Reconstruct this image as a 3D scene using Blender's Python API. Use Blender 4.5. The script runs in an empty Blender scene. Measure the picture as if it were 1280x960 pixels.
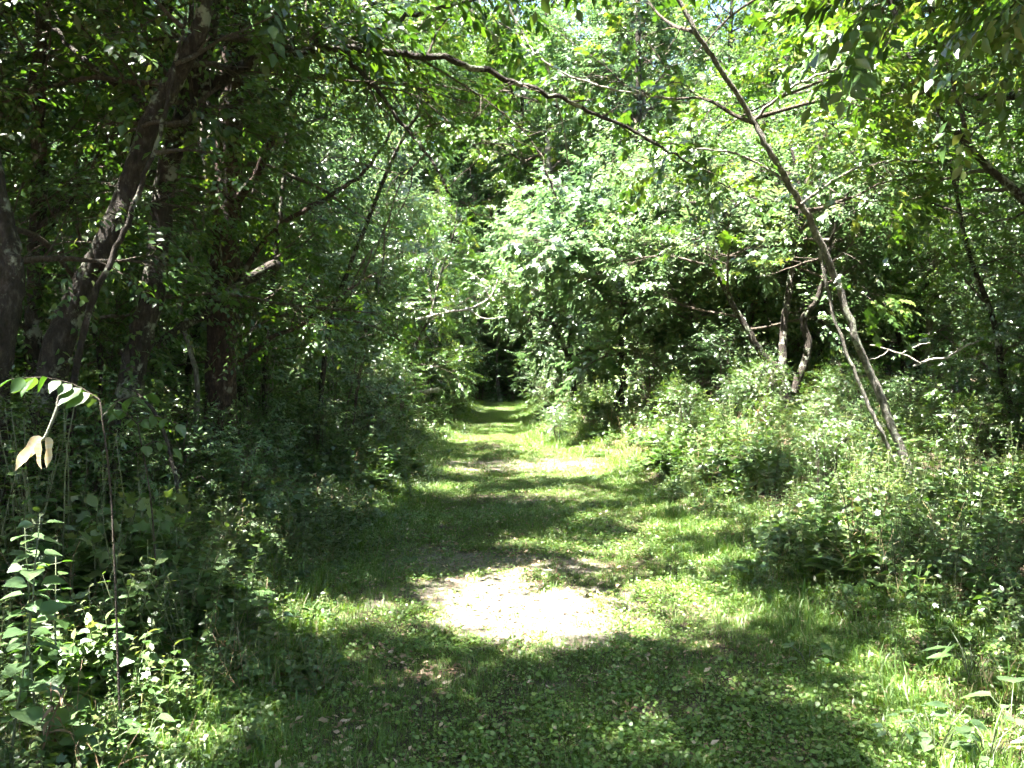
import bpy, math
import numpy as np
from mathutils import Vector

# ------------------------------------------------------------------ camera, sky, sun, exposure
SC = bpy.context.scene
COL = SC.collection
F_PX, PX0, PY0 = 1004.0, 640.0, 480.0          # photograph 1280 x 960, about 65 degrees wide
CAM_H, PITCH = 1.60, math.radians(-1.15)

cam_data = bpy.data.cameras.new('camera')
cam_data.sensor_width = 36.0
cam_data.lens = 36.0 * F_PX / 1280.0
cam_data.clip_start, cam_data.clip_end = 0.05, 2000.0
camera = bpy.data.objects.new('camera', cam_data)
camera.location = (0, 0, CAM_H)
camera.rotation_euler = (math.pi / 2 + PITCH, 0, 0)
COL.objects.link(camera)
SC.camera = camera

SUN = Vector((-0.32, -0.16, 0.93)).normalized()   # towards the sun
SUN_EL = math.asin(SUN.z)
SUN_AZ = math.atan2(SUN.x, SUN.y)
world = bpy.data.worlds.new('World')
SC.world = world
world.use_nodes = True
wn = world.node_tree
wn.nodes.clear()
sky = wn.nodes.new('ShaderNodeTexSky')
sky.sky_type = 'NISHITA'
sky.sun_disc = False
sky.sun_elevation = SUN_EL
sky.sun_rotation = SUN_AZ
sky.air_density, sky.dust_density = 1.0, 1.6
bg = wn.nodes.new('ShaderNodeBackground')
bg.inputs['Strength'].default_value = 0.052
wo = wn.nodes.new('ShaderNodeOutputWorld')
wn.links.new(sky.outputs[0], bg.inputs[0])
wn.links.new(bg.outputs[0], wo.inputs[0])

sun_data = bpy.data.lights.new('sun', 'SUN')
sun_data.energy = 5.0
sun_data.angle = math.radians(0.53)
sun_data.color = (1.0, 0.965, 0.905)
sun = bpy.data.objects.new('sun', sun_data)
sun.rotation_euler = SUN.to_track_quat('Z', 'Y').to_euler()
sun.location = (0, 0, 40)
COL.objects.link(sun)

SC.view_settings.view_transform = 'Standard'
SC.view_settings.look = 'None'
SC.view_settings.gamma = 1.0
SC.view_settings.exposure = 4.0
SC.render.engine = 'CYCLES'
cy = SC.cycles
cy.max_bounces, cy.diffuse_bounces, cy.glossy_bounces, cy.transmission_bounces = 7, 5, 2, 5
cy.transparent_max_bounces = 4
cy.caustics_reflective = cy.caustics_refractive = False
cy.sample_clamp_indirect = 4.0
cy.use_denoising = True
cy.use_adaptive_sampling = True
cy.adaptive_threshold = 0.05
cy.adaptive_min_samples = 12

# ------------------------------------------------------------------ helpers
RNG = np.random.default_rng(7)


def pix(px, py, y):
    """world point seen at photograph pixel (px, py) at depth y in metres"""
    u, v = (px - PX0) / F_PX, -(py - PY0) / F_PX
    c, s = math.cos(PITCH), math.sin(PITCH)
    d = np.array([u, c - v * s, s + v * c])
    return np.array([0, 0, CAM_H]) + d * (y / d[1])


def to_pix(p):
    p = np.asarray(p, float)
    c, s = math.cos(PITCH), math.sin(PITCH)
    X, Y, Z = p[..., 0], p[..., 1], p[..., 2] - CAM_H
    dep = np.maximum(Y * c + Z * s, 1e-3)
    v = -Y * s + Z * c
    return PX0 + F_PX * X / dep, PY0 - F_PX * v / dep, Y * c + Z * s


def sstep(a, b, x):
    t = np.clip((x - a) / (b - a), 0, 1)
    return t * t * (3 - 2 * t)


def wav(x, y, k=1.0):
    """smooth pseudo noise in about [-1, 1]"""
    return (np.sin(1.3 * k * x + 0.7 * k * y + 1.1) + np.sin(-0.8 * k * x + 1.7 * k * y + 4.2)
            + np.sin(2.3 * k * x - 1.1 * k * y + 2.4) * 0.6 + np.sin(0.5 * k * x + 2.9 * k * y + 0.3) * 0.6) / 2.6


def path_mid(y):
    return np.interp(y, [-3, 5, 10, 13, 16, 19, 24, 35, 60], [.28, .25, .16, .06, -.26, -.50, -.58, -.40, -4.0])


def path_half(y):
    return np.interp(y, [0, 6, 11.5, 13.4, 15.2, 18, 35, 60], [1.5, 1.45, 1.36, 1.6, 1.2, .85, .68, .68])


def terrain(x, y):
    x, y = np.asarray(x, float), np.asarray(y, float)
    d = x - path_mid(y)
    w = path_half(y)
    left = np.clip(-d - w * 0.75, 0, None)
    right = np.clip(d - w * 0.85, 0, None)
    z = 0.34 * sstep(0, 2.2, left) + (0.26 + 0.36 * sstep(8.5, 12.5, y)) * sstep(0, 2.0, right) + 0.022 * np.clip(right + left - 3, 0, 40)
    z = z + 0.025 * wav(x, y, 1.6) + 0.05 * wav(x, y, 0.45) * sstep(0, 2, left + right)
    z = z - 0.03 * np.exp(-((np.abs(d) - 0.62) / 0.28) ** 2) * sstep(2, 5, y)
    return z


def ground_at(px, py):
    """where the pixel's ray meets the ground"""
    y = 1.5
    for k in range(4000):
        p = pix(px, py, y)
        if p[2] <= terrain(p[0], p[1]):
            break
        y += 0.02
    return np.array([p[0], p[1], float(terrain(p[0], p[1]))])


def new_mesh(name, verts, loops, sizes, mats, tint=None, smooth=False, mat_idx=None):
    me = bpy.data.meshes.new(name)
    verts = np.ascontiguousarray(verts, np.float32)
    loops = np.ascontiguousarray(loops, np.int32)
    sizes = np.asarray(sizes, np.int32)
    me.vertices.add(len(verts))
    me.vertices.foreach_set('co', verts.ravel())
    me.loops.add(len(loops))
    me.loops.foreach_set('vertex_index', loops)
    me.polygons.add(len(sizes))
    st = np.zeros(len(sizes), np.int32)
    st[1:] = np.cumsum(sizes)[:-1]
    me.polygons.foreach_set('loop_start', st)
    me.polygons.foreach_set('loop_total', sizes)
    if smooth:
        me.polygons.foreach_set('use_smooth', np.ones(len(sizes), bool))
    for m in (mats if isinstance(mats, (list, tuple)) else [mats]):
        me.materials.append(m)
    if mat_idx is not None:
        me.polygons.foreach_set('material_index', np.asarray(mat_idx, np.int32))
    if tint is not None:
        a = me.attributes.new('tint', 'FLOAT', 'POINT')
        a.data.foreach_set('value', np.asarray(tint, np.float32))
    me.update(calc_edges=True)
    return me


def link(name, me, parent=None, loc=None):
    o = bpy.data.objects.new(name, me)
    COL.objects.link(o)
    if parent is not None:
        o.parent = parent
    if loc is not None:
        o.location = loc
    return o


def tag(o, label=None, cat=None, group=None, kind=None):
    for k, v in (('label', label), ('category', cat), ('group', group), ('kind', kind)):
        if v:
            o[k] = v
    return o


def thing(name, label, cat, loc, group=None):
    e = bpy.data.objects.new(name, None)
    e.empty_display_size = 0.2
    COL.objects.link(e)
    e.location = Vector(loc)
    return tag(e, label, cat, group)


def copy_tree(root, loc, rz, sc, label, group=None):
    r = root.copy()
    COL.objects.link(r)
    r.location, r.rotation_euler = Vector(loc), (0, 0, rz)
    r.scale = sc if isinstance(sc, tuple) else (sc, sc, sc)
    tag(r, label, None, group)
    for ch in root.children:
        c = ch.copy()
        COL.objects.link(c)
        c.parent = r
        for g in ch.children:
            d = g.copy()
            COL.objects.link(d)
            d.parent = c
    return r


def catmull(pts, rad, per=5):
    P, R = np.asarray(pts, float), np.asarray(rad, float)
    if len(P) < 3:
        t = np.linspace(0, 1, per + 1)[:, None]
        return P[0] + (P[-1] - P[0]) * t, R[0] + (R[-1] - R[0]) * t[:, 0]
    Q = np.vstack([2 * P[0] - P[1], P, 2 * P[-1] - P[-2]])
    out, ro = [], []
    for i in range(len(P) - 1):
        a, b, c, d = Q[i:i + 4]
        for k in range(per):
            t = k / per
            out.append(0.5 * (2 * b + (c - a) * t + (2 * a - 5 * b + 4 * c - d) * t * t + (3 * b - a - 3 * c + d) * t ** 3))
            ro.append(R[i] + (R[i + 1] - R[i]) * t)
    out.append(P[-1])
    ro.append(R[-1])
    return np.array(out), np.array(ro)


class Tubes:
    """collects tapered tubes into one mesh"""

    def __init__(self):
        self.v, self.l, self.s, self.n = [], [], [], 0

    def add(self, pts, rad, sides=6, rough=0.0, rng=RNG, flare=0.0):
        P, R = np.asarray(pts, float), np.asarray(rad, float)
        n = len(P)
        T = np.gradient(P, axis=0)
        T /= np.linalg.norm(T, axis=1)[:, None] + 1e-9
        ref = np.array([0.0, 1.0, 0.0]) if abs(T[0][1]) < 0.8 else np.array([1.0, 0, 0])
        U = ref - T * (T @ ref)[:, None]
        U /= np.linalg.norm(U, axis=1)[:, None] + 1e-9
        V = np.cross(T, U)
        a = np.linspace(0, 2 * math.pi, sides, endpoint=False)
        rr = np.repeat(R[:, None], sides, 1)
        if rough:
            ph = rng.uniform(0, 6.28, 3)
            lobes = 0.5 * np.sin(2 * a + ph[0]) + 0.5 * np.sin(3 * a + ph[1])
            rr = rr * (1 + rough * lobes[None, :] + rng.normal(0, rough * 0.55, (n, sides)))
        if flare:
            k = np.exp(-np.linspace(0, 1, n) * 12) * flare
            rr = rr * (1 + k[:, None] * (1 + 0.5 * np.sin(3 * a + 0.6)[None, :]))
        ring = P[:, None, :] + rr[:, :, None] * (np.cos(a)[None, :, None] * U[:, None, :] + np.sin(a)[None, :, None] * V[:, None, :])
        vs = np.vstack([ring.reshape(-1, 3), P[-1:] + T[-1:] * R[-1]])
        b = 0
        i, j = np.meshgrid(np.arange(n - 1), np.arange(sides), indexing='ij')
        j2 = (j + 1) % sides
        q = np.stack([i * sides + j, i * sides + j2, (i + 1) * sides + j2, (i + 1) * sides + j], -1).reshape(-1) + b
        self.v.append(vs)
        e = (n - 1) * sides + b
        jj = np.arange(sides)
        cap = np.stack([e - e + (n - 1) * sides + jj, (n - 1) * sides + (jj + 1) % sides, np.full(sides, n * sides)], -1).reshape(-1)
        self.l.append(np.concatenate([q, cap]))
        self.s.append(np.concatenate([np.full((n - 1) * sides, 4), np.full(sides, 3)]))
        self.n += len(vs)

    def drop(self, rng, min_h):
        """take out the twigs that would close a gap in the canopy"""
        c = np.array([v.mean(0) for v in self.v])
        k = np.where((c[:, 2] > min_h) & (rng.random(len(c)) < gap(c)))[0]
        gone = set(k.tolist())
        for a in ('v', 'l', 's'):
            setattr(self, a, [x for i, x in enumerate(getattr(self, a)) if i not in gone])

    def mesh(self, name, mat, origin=(0, 0, 0)):
        off = np.concatenate([[0], np.cumsum([len(v) for v in self.v])[:-1]])
        self.l = [l + int(o) for l, o in zip(self.l, off)]
        return new_mesh(name, np.vstack(self.v) - np.asarray(origin), np.concatenate(self.l), np.concatenate(self.s), mat, smooth=True)


# ------------------------------------------------------------------ materials
def nodes_of(name):
    m = bpy.data.materials.new(name)
    m.use_nodes = True
    nt = m.node_tree
    nt.nodes.clear()
    return m, nt, nt.nodes.new('ShaderNodeOutputMaterial')


def ramp(nt, stops, interp='LINEAR'):
    r = nt.nodes.new('ShaderNodeValToRGB')
    cr = r.color_ramp
    cr.interpolation = interp
    while len(cr.elements) < len(stops):
        cr.elements.new(0.5)
    for e, (p, c) in zip(cr.elements, stops):
        e.position, e.color = p, (*c, 1)
    return r


def noise(nt, scale, detail=4, rough=0.6, vec=None):
    n = nt.nodes.new('ShaderNodeTexNoise')
    n.inputs['Scale'].default_value, n.inputs['Detail'].default_value = scale, detail
    n.inputs['Roughness'].default_value = rough
    if vec is not None:
        nt.links.new(vec, n.inputs['Vector'])
    return n


def leaf_material(name, cols, trans=0.38, gloss=0.36, tcol=1.0, k=0.62):
    """thin leaf: some light reflected, some passed through; the hue differs from leaf to leaf and plant to plant"""
    m, nt, out = nodes_of(name)
    at = nt.nodes.new('ShaderNodeAttribute')
    at.attribute_name = 'tint'
    oi = nt.nodes.new('ShaderNodeObjectInfo')
    ma = nt.nodes.new('ShaderNodeMath')
    ma.operation = 'MULTIPLY_ADD'
    nt.links.new(oi.outputs['Random'], ma.inputs[0])
    ma.inputs[1].default_value = 0.28
    nt.links.new(at.outputs['Fac'], ma.inputs[2])
    rp = ramp(nt, [(p, tuple(c * k for c in col)) for p, col in cols])
    nt.links.new(ma.outputs[0], rp.inputs[0])
    pb = nt.nodes.new('ShaderNodeBsdfPrincipled')
    pb.inputs['Roughness'].default_value = gloss
    pb.inputs['Specular IOR Level'].default_value = 0.85
    nt.links.new(rp.outputs[0], pb.inputs['Base Color'])
    hs = nt.nodes.new('ShaderNodeHueSaturation')
    hs.inputs['Hue'].default_value = 0.49
    hs.inputs['Saturation'].default_value = 1.22
    hs.inputs['Value'].default_value = 1.55 * tcol
    nt.links.new(rp.outputs[0], hs.inputs['Color'])
    tr = nt.nodes.new('ShaderNodeBsdfTranslucent')
    nt.links.new(hs.outputs[0], tr.inputs[0])
    mx = nt.nodes.new('ShaderNodeMixShader')
    mx.inputs[0].default_value = trans
    nt.links.new(pb.outputs[0], mx.inputs[1])
    nt.links.new(tr.outputs[0], mx.inputs[2])
    nt.links.new(mx.outputs[0], out.inputs[0])
    return m


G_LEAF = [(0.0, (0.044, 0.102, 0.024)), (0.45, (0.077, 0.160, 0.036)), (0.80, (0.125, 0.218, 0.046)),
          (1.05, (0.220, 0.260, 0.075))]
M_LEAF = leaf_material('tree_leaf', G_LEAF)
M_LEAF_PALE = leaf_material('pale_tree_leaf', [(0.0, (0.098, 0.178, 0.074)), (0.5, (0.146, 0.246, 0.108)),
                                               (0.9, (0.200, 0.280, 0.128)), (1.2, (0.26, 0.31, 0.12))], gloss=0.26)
M_HERB = leaf_material('herb_leaf', [(0.0, (0.040, 0.098, 0.024)), (0.5, (0.075, 0.162, 0.036)), (0.85, (0.155, 0.220, 0.066)),
                                     (1.1, (0.230, 0.260, 0.085))], gloss=0.45)
M_GRASS = leaf_material('grass_blade', [(0.0, (0.056, 0.138, 0.020)), (0.5, (0.102, 0.210, 0.031)), (0.9, (0.180, 0.265, 0.042)),
                                        (1.15, (0.380, 0.340, 0.180))], trans=0.34, gloss=0.5, k=0.76)
M_DRY = leaf_material('dry_leaf', [(0.0, (0.11, 0.055, 0.026)), (0.5, (0.24, 0.140, 0.070)), (1.0, (0.42, 0.30, 0.18)),
                                   (1.2, (0.50, 0.38, 0.25))], trans=0.15, gloss=0.6, k=0.8)
M_PALE_DRY = leaf_material('withered_leaf', [(0.0, (0.50, 0.42, 0.29)), (0.5, (0.62, 0.55, 0.40)), (1.0, (0.66, 0.52, 0.26)),
                                             (1.2, (0.68, 0.62, 0.48))], trans=0.2, gloss=0.6, k=0.8)
M_STEM = leaf_material('green_stem', [(0.0, (0.07, 0.10, 0.03)), (0.6, (0.13, 0.15, 0.05)), (1.0, (0.2, 0.13, 0.07)), (1.2, (0.2, 0.15, 0.1))],
                       trans=0.0, gloss=0.55)


def bark_material(name, dark, mid, pale, lichen, lich_amt, scale=1.0):
    m, nt, out = nodes_of(name)
    tc = nt.nodes.new('ShaderNodeTexCoord')
    mp = nt.nodes.new('ShaderNodeMapping')
    mp.inputs['Scale'].default_value = (13 * scale, 13 * scale, 5.5 * scale)
    nt.links.new(tc.outputs['Object'], mp.inputs[0])
    n1 = noise(nt, 2.2, 7, 0.68, mp.outputs[0])
    r1 = ramp(nt, [(0.28, dark), (0.52, mid), (0.72, pale)])
    nt.links.new(n1.outputs[0], r1.inputs[0])
    n2 = noise(nt, 5.5 * scale, 5, 0.65, tc.outputs['Object'])
    r2 = ramp(nt, [(0.60 - lich_amt, (0, 0, 0)), (0.66 - lich_amt, (1, 1, 1))])
    nt.links.new(n2.outputs[0], r2.inputs[0])
    mx = nt.nodes.new('ShaderNodeMix')
    mx.data_type = 'RGBA'
    nt.links.new(r2.outputs[0], mx.inputs['Factor'])
    nt.links.new(r1.outputs[0], mx.inputs['A'])
    mx.inputs['B'].default_value = (*lichen, 1)
    pb = nt.nodes.new('ShaderNodeBsdfPrincipled')
    pb.inputs['Roughness'].default_value = 0.85
    pb.inputs['Specular IOR Level'].default_value = 0.25
    nt.links.new(mx.outputs['Result'], pb.inputs['Base Color'])
    bp = nt.nodes.new('ShaderNodeBump')
    bp.inputs['Strength'].default_value, bp.inputs['Distance'].default_value = 1.0, 0.05
    nt.links.new(n1.outputs[0], bp.inputs['Height'])
    nt.links.new(bp.outputs[0], pb.inputs['Normal'])
    nt.links.new(pb.outputs[0], out.inputs[0])
    return m


M_BARK = bark_material('dark_bark', (0.010, 0.008, 0.006), (0.038, 0.030, 0.023), (0.10, 0.083, 0.066), (0.22, 0.23, 0.17), 0.05)
M_BARK_RED = bark_material('reddish_bark', (0.012, 0.008, 0.006), (0.050, 0.032, 0.024), (0.15, 0.098, 0.075), (0.2, 0.18, 0.14), -0.03)
M_BARK_PALE = bark_material('pale_bark', (0.045, 0.040, 0.033), (0.155, 0.142, 0.118), (0.34, 0.31, 0.265), (0.30, 0.31, 0.23), 0.04)
M_DEADWOOD = bark_material('dead_wood', (0.10, 0.085, 0.066), (0.29, 0.26, 0.22), (0.48, 0.44, 0.38), (0.36, 0.34, 0.29), 0.0)
M_TWIG = bark_material('twig_bark', (0.03, 0.024, 0.018), (0.09, 0.07, 0.052), (0.17, 0.14, 0.11), (0.2, 0.19, 0.15), 0.0, 2.0)


def soil_material(name, is_path):
    m, nt, out = nodes_of(name)
    tc = nt.nodes.new('ShaderNodeTexCoord')
    co = tc.outputs['Object']
    big = noise(nt, 0.9, 5, 0.6, co)
    fine = noise(nt, 26, 8, 0.72, co)
    lit = nt.nodes.new('ShaderNodeTexVoronoi')
    lit.inputs['Scale'].default_value = 30
    nt.links.new(co, lit.inputs['Vector'])
    r1 = ramp(nt, [(0.30, (0.022, 0.017, 0.011)), (0.52, (0.055, 0.043, 0.028)), (0.76, (0.13, 0.10, 0.066))])
    nt.links.new(fine.outputs[0], r1.inputs[0])
    if is_path:
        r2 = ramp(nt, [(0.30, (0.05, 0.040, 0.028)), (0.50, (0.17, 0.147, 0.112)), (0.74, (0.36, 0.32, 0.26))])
    else:
        r2 = ramp(nt, [(0.30, (0.03, 0.022, 0.014)), (0.55, (0.085, 0.06, 0.037)), (0.8, (0.19, 0.13, 0.08))])
    nt.links.new(fine.outputs[0], r2.inputs[0])
    mk = ramp(nt, [(0.40, (0, 0, 0)), (0.58, (1, 1, 1))])
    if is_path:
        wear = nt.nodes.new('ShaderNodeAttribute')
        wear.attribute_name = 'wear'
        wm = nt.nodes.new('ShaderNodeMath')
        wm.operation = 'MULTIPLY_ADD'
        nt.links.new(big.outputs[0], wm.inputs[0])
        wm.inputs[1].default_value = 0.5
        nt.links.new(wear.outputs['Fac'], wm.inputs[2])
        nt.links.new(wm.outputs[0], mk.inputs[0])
    else:
        nt.links.new(big.outputs[0], mk.inputs[0])
    mx = nt.nodes.new('ShaderNodeMix')
    mx.data_type = 'RGBA'
    nt.links.new(mk.outputs[0], mx.inputs['Factor'])
    nt.links.new(r1.outputs[0], mx.inputs['A'])
    nt.links.new(r2.outputs[0], mx.inputs['B'])
    # scattered crumbs of dry litter
    r3 = ramp(nt, [(0.0, (1, 1, 1)), (0.18, (1, 1, 1)), (0.30, (0, 0, 0))])
    nt.links.new(lit.outputs['Distance'], r3.inputs[0])
    n3 = noise(nt, 6, 3, 0.6, co)
    mm = nt.nodes.new('ShaderNodeMath')
    mm.operation = 'MULTIPLY'
    nt.links.new(r3.outputs[0], mm.inputs[0])
    nt.links.new(n3.outputs[0], mm.inputs[1])
    mx2 = nt.nodes.new('ShaderNodeMix')
    mx2.data_type = 'RGBA'
    nt.links.new(mm.outputs[0], mx2.inputs['Factor'])
    nt.links.new(mx.outputs['Result'], mx2.inputs['A'])
    mx2.inputs['B'].default_value = (0.16, 0.12, 0.08, 1)
    pb = nt.nodes.new('ShaderNodeBsdfPrincipled')
    pb.inputs['Roughness'].default_value = 0.95
    pb.inputs['Specular IOR Level'].default_value = 0.15
    nt.links.new(mx2.outputs['Result'], pb.inputs['Base Color'])
    bp = nt.nodes.new('ShaderNodeBump')
    bp.inputs['Strength'].default_value, bp.inputs['Distance'].default_value = 1.0, 0.03
    nt.links.new(fine.outputs[0], bp.inputs['Height'])
    nt.links.new(bp.outputs[0], pb.inputs['Normal'])
    nt.links.new(pb.outputs[0], out.inputs[0])
    return m


M_SOIL = soil_material('woodland_soil', False)
M_PATH = soil_material('path_soil', True)


# ------------------------------------------------------------------ ground and path
def grid_mesh(name, X, Y, Z, mat):
    n, m = X.shape
    v = np.stack([X, Y, Z], -1).reshape(-1, 3)
    i, j = np.meshgrid(np.arange(n - 1), np.arange(m - 1), indexing='ij')
    q = np.stack([i * m + j, (i + 1) * m + j, (i + 1) * m + j + 1, i * m + j + 1], -1).reshape(-1)
    return new_mesh(name, v, q, np.full((n - 1) * (m - 1), 4), mat, smooth=True)


def spaced(lo, hi, fine_lo, fine_hi, step, grow=1.22):
    a = list(np.arange(fine_lo, fine_hi + 1e-6, step))
    s = step
    while a[-1] < hi:
        s *= grow
        a.append(min(hi, a[-1] + s))
    s = step
    while a[0] > lo:
        s *= grow
        a.insert(0, max(lo, a[0] - s))
    return np.array(a)


gx, gy = spaced(-400, 400, -9, 9, 0.14), spaced(-400, 400, -2, 26, 0.16)
GX, GY = np.meshgrid(gx, gy, indexing='ij')
ground = link('ground', grid_mesh('ground', GX, GY, terrain(GX, GY), M_SOIL))
tag(ground, 'brown leaf-littered woodland soil under the plants', 'ground', kind='structure')

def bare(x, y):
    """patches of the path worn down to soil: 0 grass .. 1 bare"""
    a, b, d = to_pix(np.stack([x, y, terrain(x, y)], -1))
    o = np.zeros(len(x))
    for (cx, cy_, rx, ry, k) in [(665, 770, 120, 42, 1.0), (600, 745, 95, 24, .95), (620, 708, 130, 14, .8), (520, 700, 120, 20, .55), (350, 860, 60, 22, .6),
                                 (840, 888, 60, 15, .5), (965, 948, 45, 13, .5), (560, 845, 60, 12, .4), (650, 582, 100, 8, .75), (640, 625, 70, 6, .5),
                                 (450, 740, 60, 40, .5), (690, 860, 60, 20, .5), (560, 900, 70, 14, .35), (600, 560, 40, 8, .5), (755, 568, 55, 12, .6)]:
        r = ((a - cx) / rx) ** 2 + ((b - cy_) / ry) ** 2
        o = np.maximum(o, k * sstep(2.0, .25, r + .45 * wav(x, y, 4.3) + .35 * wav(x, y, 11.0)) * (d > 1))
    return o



py_ = np.concatenate([np.arange(-3, 20, 0.10), np.arange(20, 60, 0.4)])
pu = np.linspace(-1, 1, 31)
PV, PU = np.meshgrid(py_, pu, indexing='ij')
edge = 1 + 0.10 * wav(PV * 1.1, PU * 0 + 3, 1.4) * np.abs(PU)
PXX = path_mid(PV) + PU * path_half(PV) * 0.98 * edge
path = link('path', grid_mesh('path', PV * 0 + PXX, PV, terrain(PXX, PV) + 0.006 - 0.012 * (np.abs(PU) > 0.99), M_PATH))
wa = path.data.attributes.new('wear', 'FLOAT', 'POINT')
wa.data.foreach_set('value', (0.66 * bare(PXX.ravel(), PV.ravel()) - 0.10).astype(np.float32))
tag(path, 'grassy woodland path with bare dry soil patches running into the trees', 'path', kind='structure')

# ------------------------------------------------------------------ gaps in the canopy: where the sun reaches the ground
# (photograph pixels of the sunlit patches; a high leaf whose shadow would fall there is left out of its crown)
GAPS = [(680, 778, 120, 42, .99), (600, 742, 95, 26, .98), (770, 790, 50, 18, .9), (470, 775, 70, 26, .8), (650, 583, 118, 15, 1.0), (768, 565, 60, 19, 1.0),
        (690, 620, 80, 7, .95), (560, 603, 35, 22, .9), (575, 560, 40, 10, .9), (520, 660, 60, 10, .6), (850, 755, 110, 36, .6),
        (630, 508, 26, 5, 1.0), (640, 540, 30, 3, .8), (650, 938, 170, 20, .5), (1215, 930, 110, 50, .95), (880, 640, 120, 34, .45),
        (800, 690, 110, 22, .55), (560, 860, 90, 22, .5), (980, 880, 60, 18, .55), (930, 560, 130, 34, .75),
        (420, 830, 60, 18, .45)]


BEAMS = [(pix(1100, 500, 8.6), .35), (pix(1060, 400, 8.5), .3), (pix(1015, 280, 8.4), .4), (pix(940, 150, 8.2), .4), (pix(60, 478, 3.2), .45), (pix(35, 570, 3.3), .35), (pix(25, 650, 2.9), .45), (pix(60, 690, 3.0), .3), (pix(135, 300, 5.7), .35), (pix(180, 240, 6.6), .4),
         (pix(330, 335, 8.1), .4), (pix(285, 180, 8.5), .5), (pix(165, 265, 5.5), .3), (pix(200, 860, 3.6), .15), (pix(330, 765, 4.8), .3), (pix(1140, 590, 8.6), .4),
         (pix(1080, 640, 6.2), .45), (pix(1000, 240, 8.3), .6), (pix(720, 105, 8.3), .6), (pix(430, 62, 6.8), .4), (pix(640, 100, 7.1), .4), (pix(1150, 445, 10), .6),
         (pix(960, 90, 8.0), .8), (pix(1060, 540, 9.6), .6), (pix(480, 600, 9.0), .4), (pix(200, 520, 4.0), .25), (pix(100, 880, 2.8), .12), (pix(430, 470, 10), .5),
         (pix(370, 500, 8), .3), (pix(300, 640, 6), .25), (pix(1230, 560, 8), .4)]


def gap(p, patches_only=False):
    """0..1: how open the canopy is on the way from the ground to the sun through p"""
    p = np.asarray(p, float)
    t = p[:, 2] / SUN.z
    gx_, gy_ = p[:, 0] - SUN.x * t, p[:, 1] - SUN.y * t
    zz = terrain(gx_, gy_)
    gx_, gy_ = gx_ + SUN.x * zz / SUN.z, gy_ + SUN.y * zz / SUN.z
    a, b, d = to_pix(np.stack([gx_, gy_, zz], -1))
    o = np.zeros(len(p))
    wob = 0.26 * wav(gx_, gy_, 3.1) + 0.24 * wav(gx_, gy_, 8.3)
    for (cx, cy_, rx, ry, k) in GAPS:
        r = ((a - cx) / rx) ** 2 + ((b - cy_) / ry) ** 2
        o = np.maximum(o, np.where((r < 1.4 + 1.9 * wob) & (d > 1.0), k, 0))
    if patches_only:
        return o
    # the middle and right of the wood beyond the near trees stand open to the sun
    open_ = 1.25 * sstep(11.5, 14, gy_) * sstep(-2.6, -0.4, gx_) * (0.8 + 0.45 * wav(gx_, gy_, 0.9))
    open_ = np.maximum(open_, 0.9 * sstep(8.5, 10.5, gy_) * sstep(-3.8, -4.8, gx_))
    open_ = open_ * (1 - 0.7 * (np.abs(gx_ - path_mid(gy_)) < 1.1) * (gy_ > 14.5))
    o = np.maximum(o, np.clip(open_, 0, 0.97))
    fleck = wav(gx_ + 3.1, gy_ * 1.1, 2.6) + 0.7 * wav(gx_, gy_ + 9, 6.1)
    o = np.maximum(o, 0.95 * (fleck > 0.62 - 0.22 * sstep(-1.6, -3.0, gx_)) * (gy_ > 1.5) + 0.6 * (fleck < -0.95))
    for (q, r) in BEAMS:                                # single sunlit leaves and stems above the ground
        v = p - q
        s_ = v @ np.array(SUN)
        dist = np.linalg.norm(v - s_[:, None] * np.array(SUN), axis=1)
        o = np.maximum(o, np.where((s_ > 0.5) & (dist < r * (1 + 0.8 * wob)), 0.98, 0))
    return o


# ------------------------------------------------------------------ leaves
def leaf_shape(kind):
    """unit leaf along +x, lying in xy: (verts, loops, sizes)"""
    if kind == 'rhomb':
        v = [(0, 0, 0), (0.46, 0.26, 0.07), (1, 0, -0.06), (0.42, -0.26, 0.07)]
        return np.array(v, float), [0, 2, 1, 0, 3, 2], [3, 3]
    if kind == 'ovate':
        v = [(0, 0, 0), (0.22, 0.22, 0.05), (0.55, 0.25, 0.06), (1, 0, -0.12), (0.55, -0.25, 0.06), (0.22, -0.22, 0.05), (0.5, 0, 0.0)]
        return np.array(v, float), [0, 6, 2, 1, 6, 3, 2, 0, 5, 4, 6, 6, 4, 3], [4, 3, 4, 3]
    if kind == 'lobed':
        v = [(0, 0, 0), (0.18, 0.34, 0.02), (0.30, 0.20, 0.0), (0.62, 0.46, -0.02), (0.62, 0.16, 0.02), (1.0, 0, -0.08),
             (0.62, -0.16, 0.02), (0.62, -0.46, -0.02), (0.30, -0.20, 0.0), (0.18, -0.34, 0.02)]
        return np.array(v, float), [0, 2, 1, 2, 4, 3, 0, 8, 6, 5, 4, 2, 0, 9, 8, 8, 7, 6], [3, 3, 6, 3, 3]
    if kind == 'round':
        a = np.linspace(0, 2 * math.pi, 9)[:-1]
        v = [(0.5 - 0.5 * math.cos(t), 0.5 * math.sin(t), 0.06 * math.cos(2 * t)) for t in a]
        return np.array(v, float), [0, 7, 6, 5, 4, 3, 2, 1], [8]
    raise ValueError(kind)


def frames(d, rng, tilt, up0=(0, 0, 1.0)):
    """rotation matrices with x along d and z as near to up as a random tilt allows"""
    d = d / (np.linalg.norm(d, axis=1)[:, None] + 1e-9)
    up = np.asarray(up0) + rng.normal(0, tilt, d.shape)
    y = np.cross(up, d)
    y /= np.linalg.norm(y, axis=1)[:, None] + 1e-9
    z = np.cross(d, y)
    return np.stack([d, y, z], -1)


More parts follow.
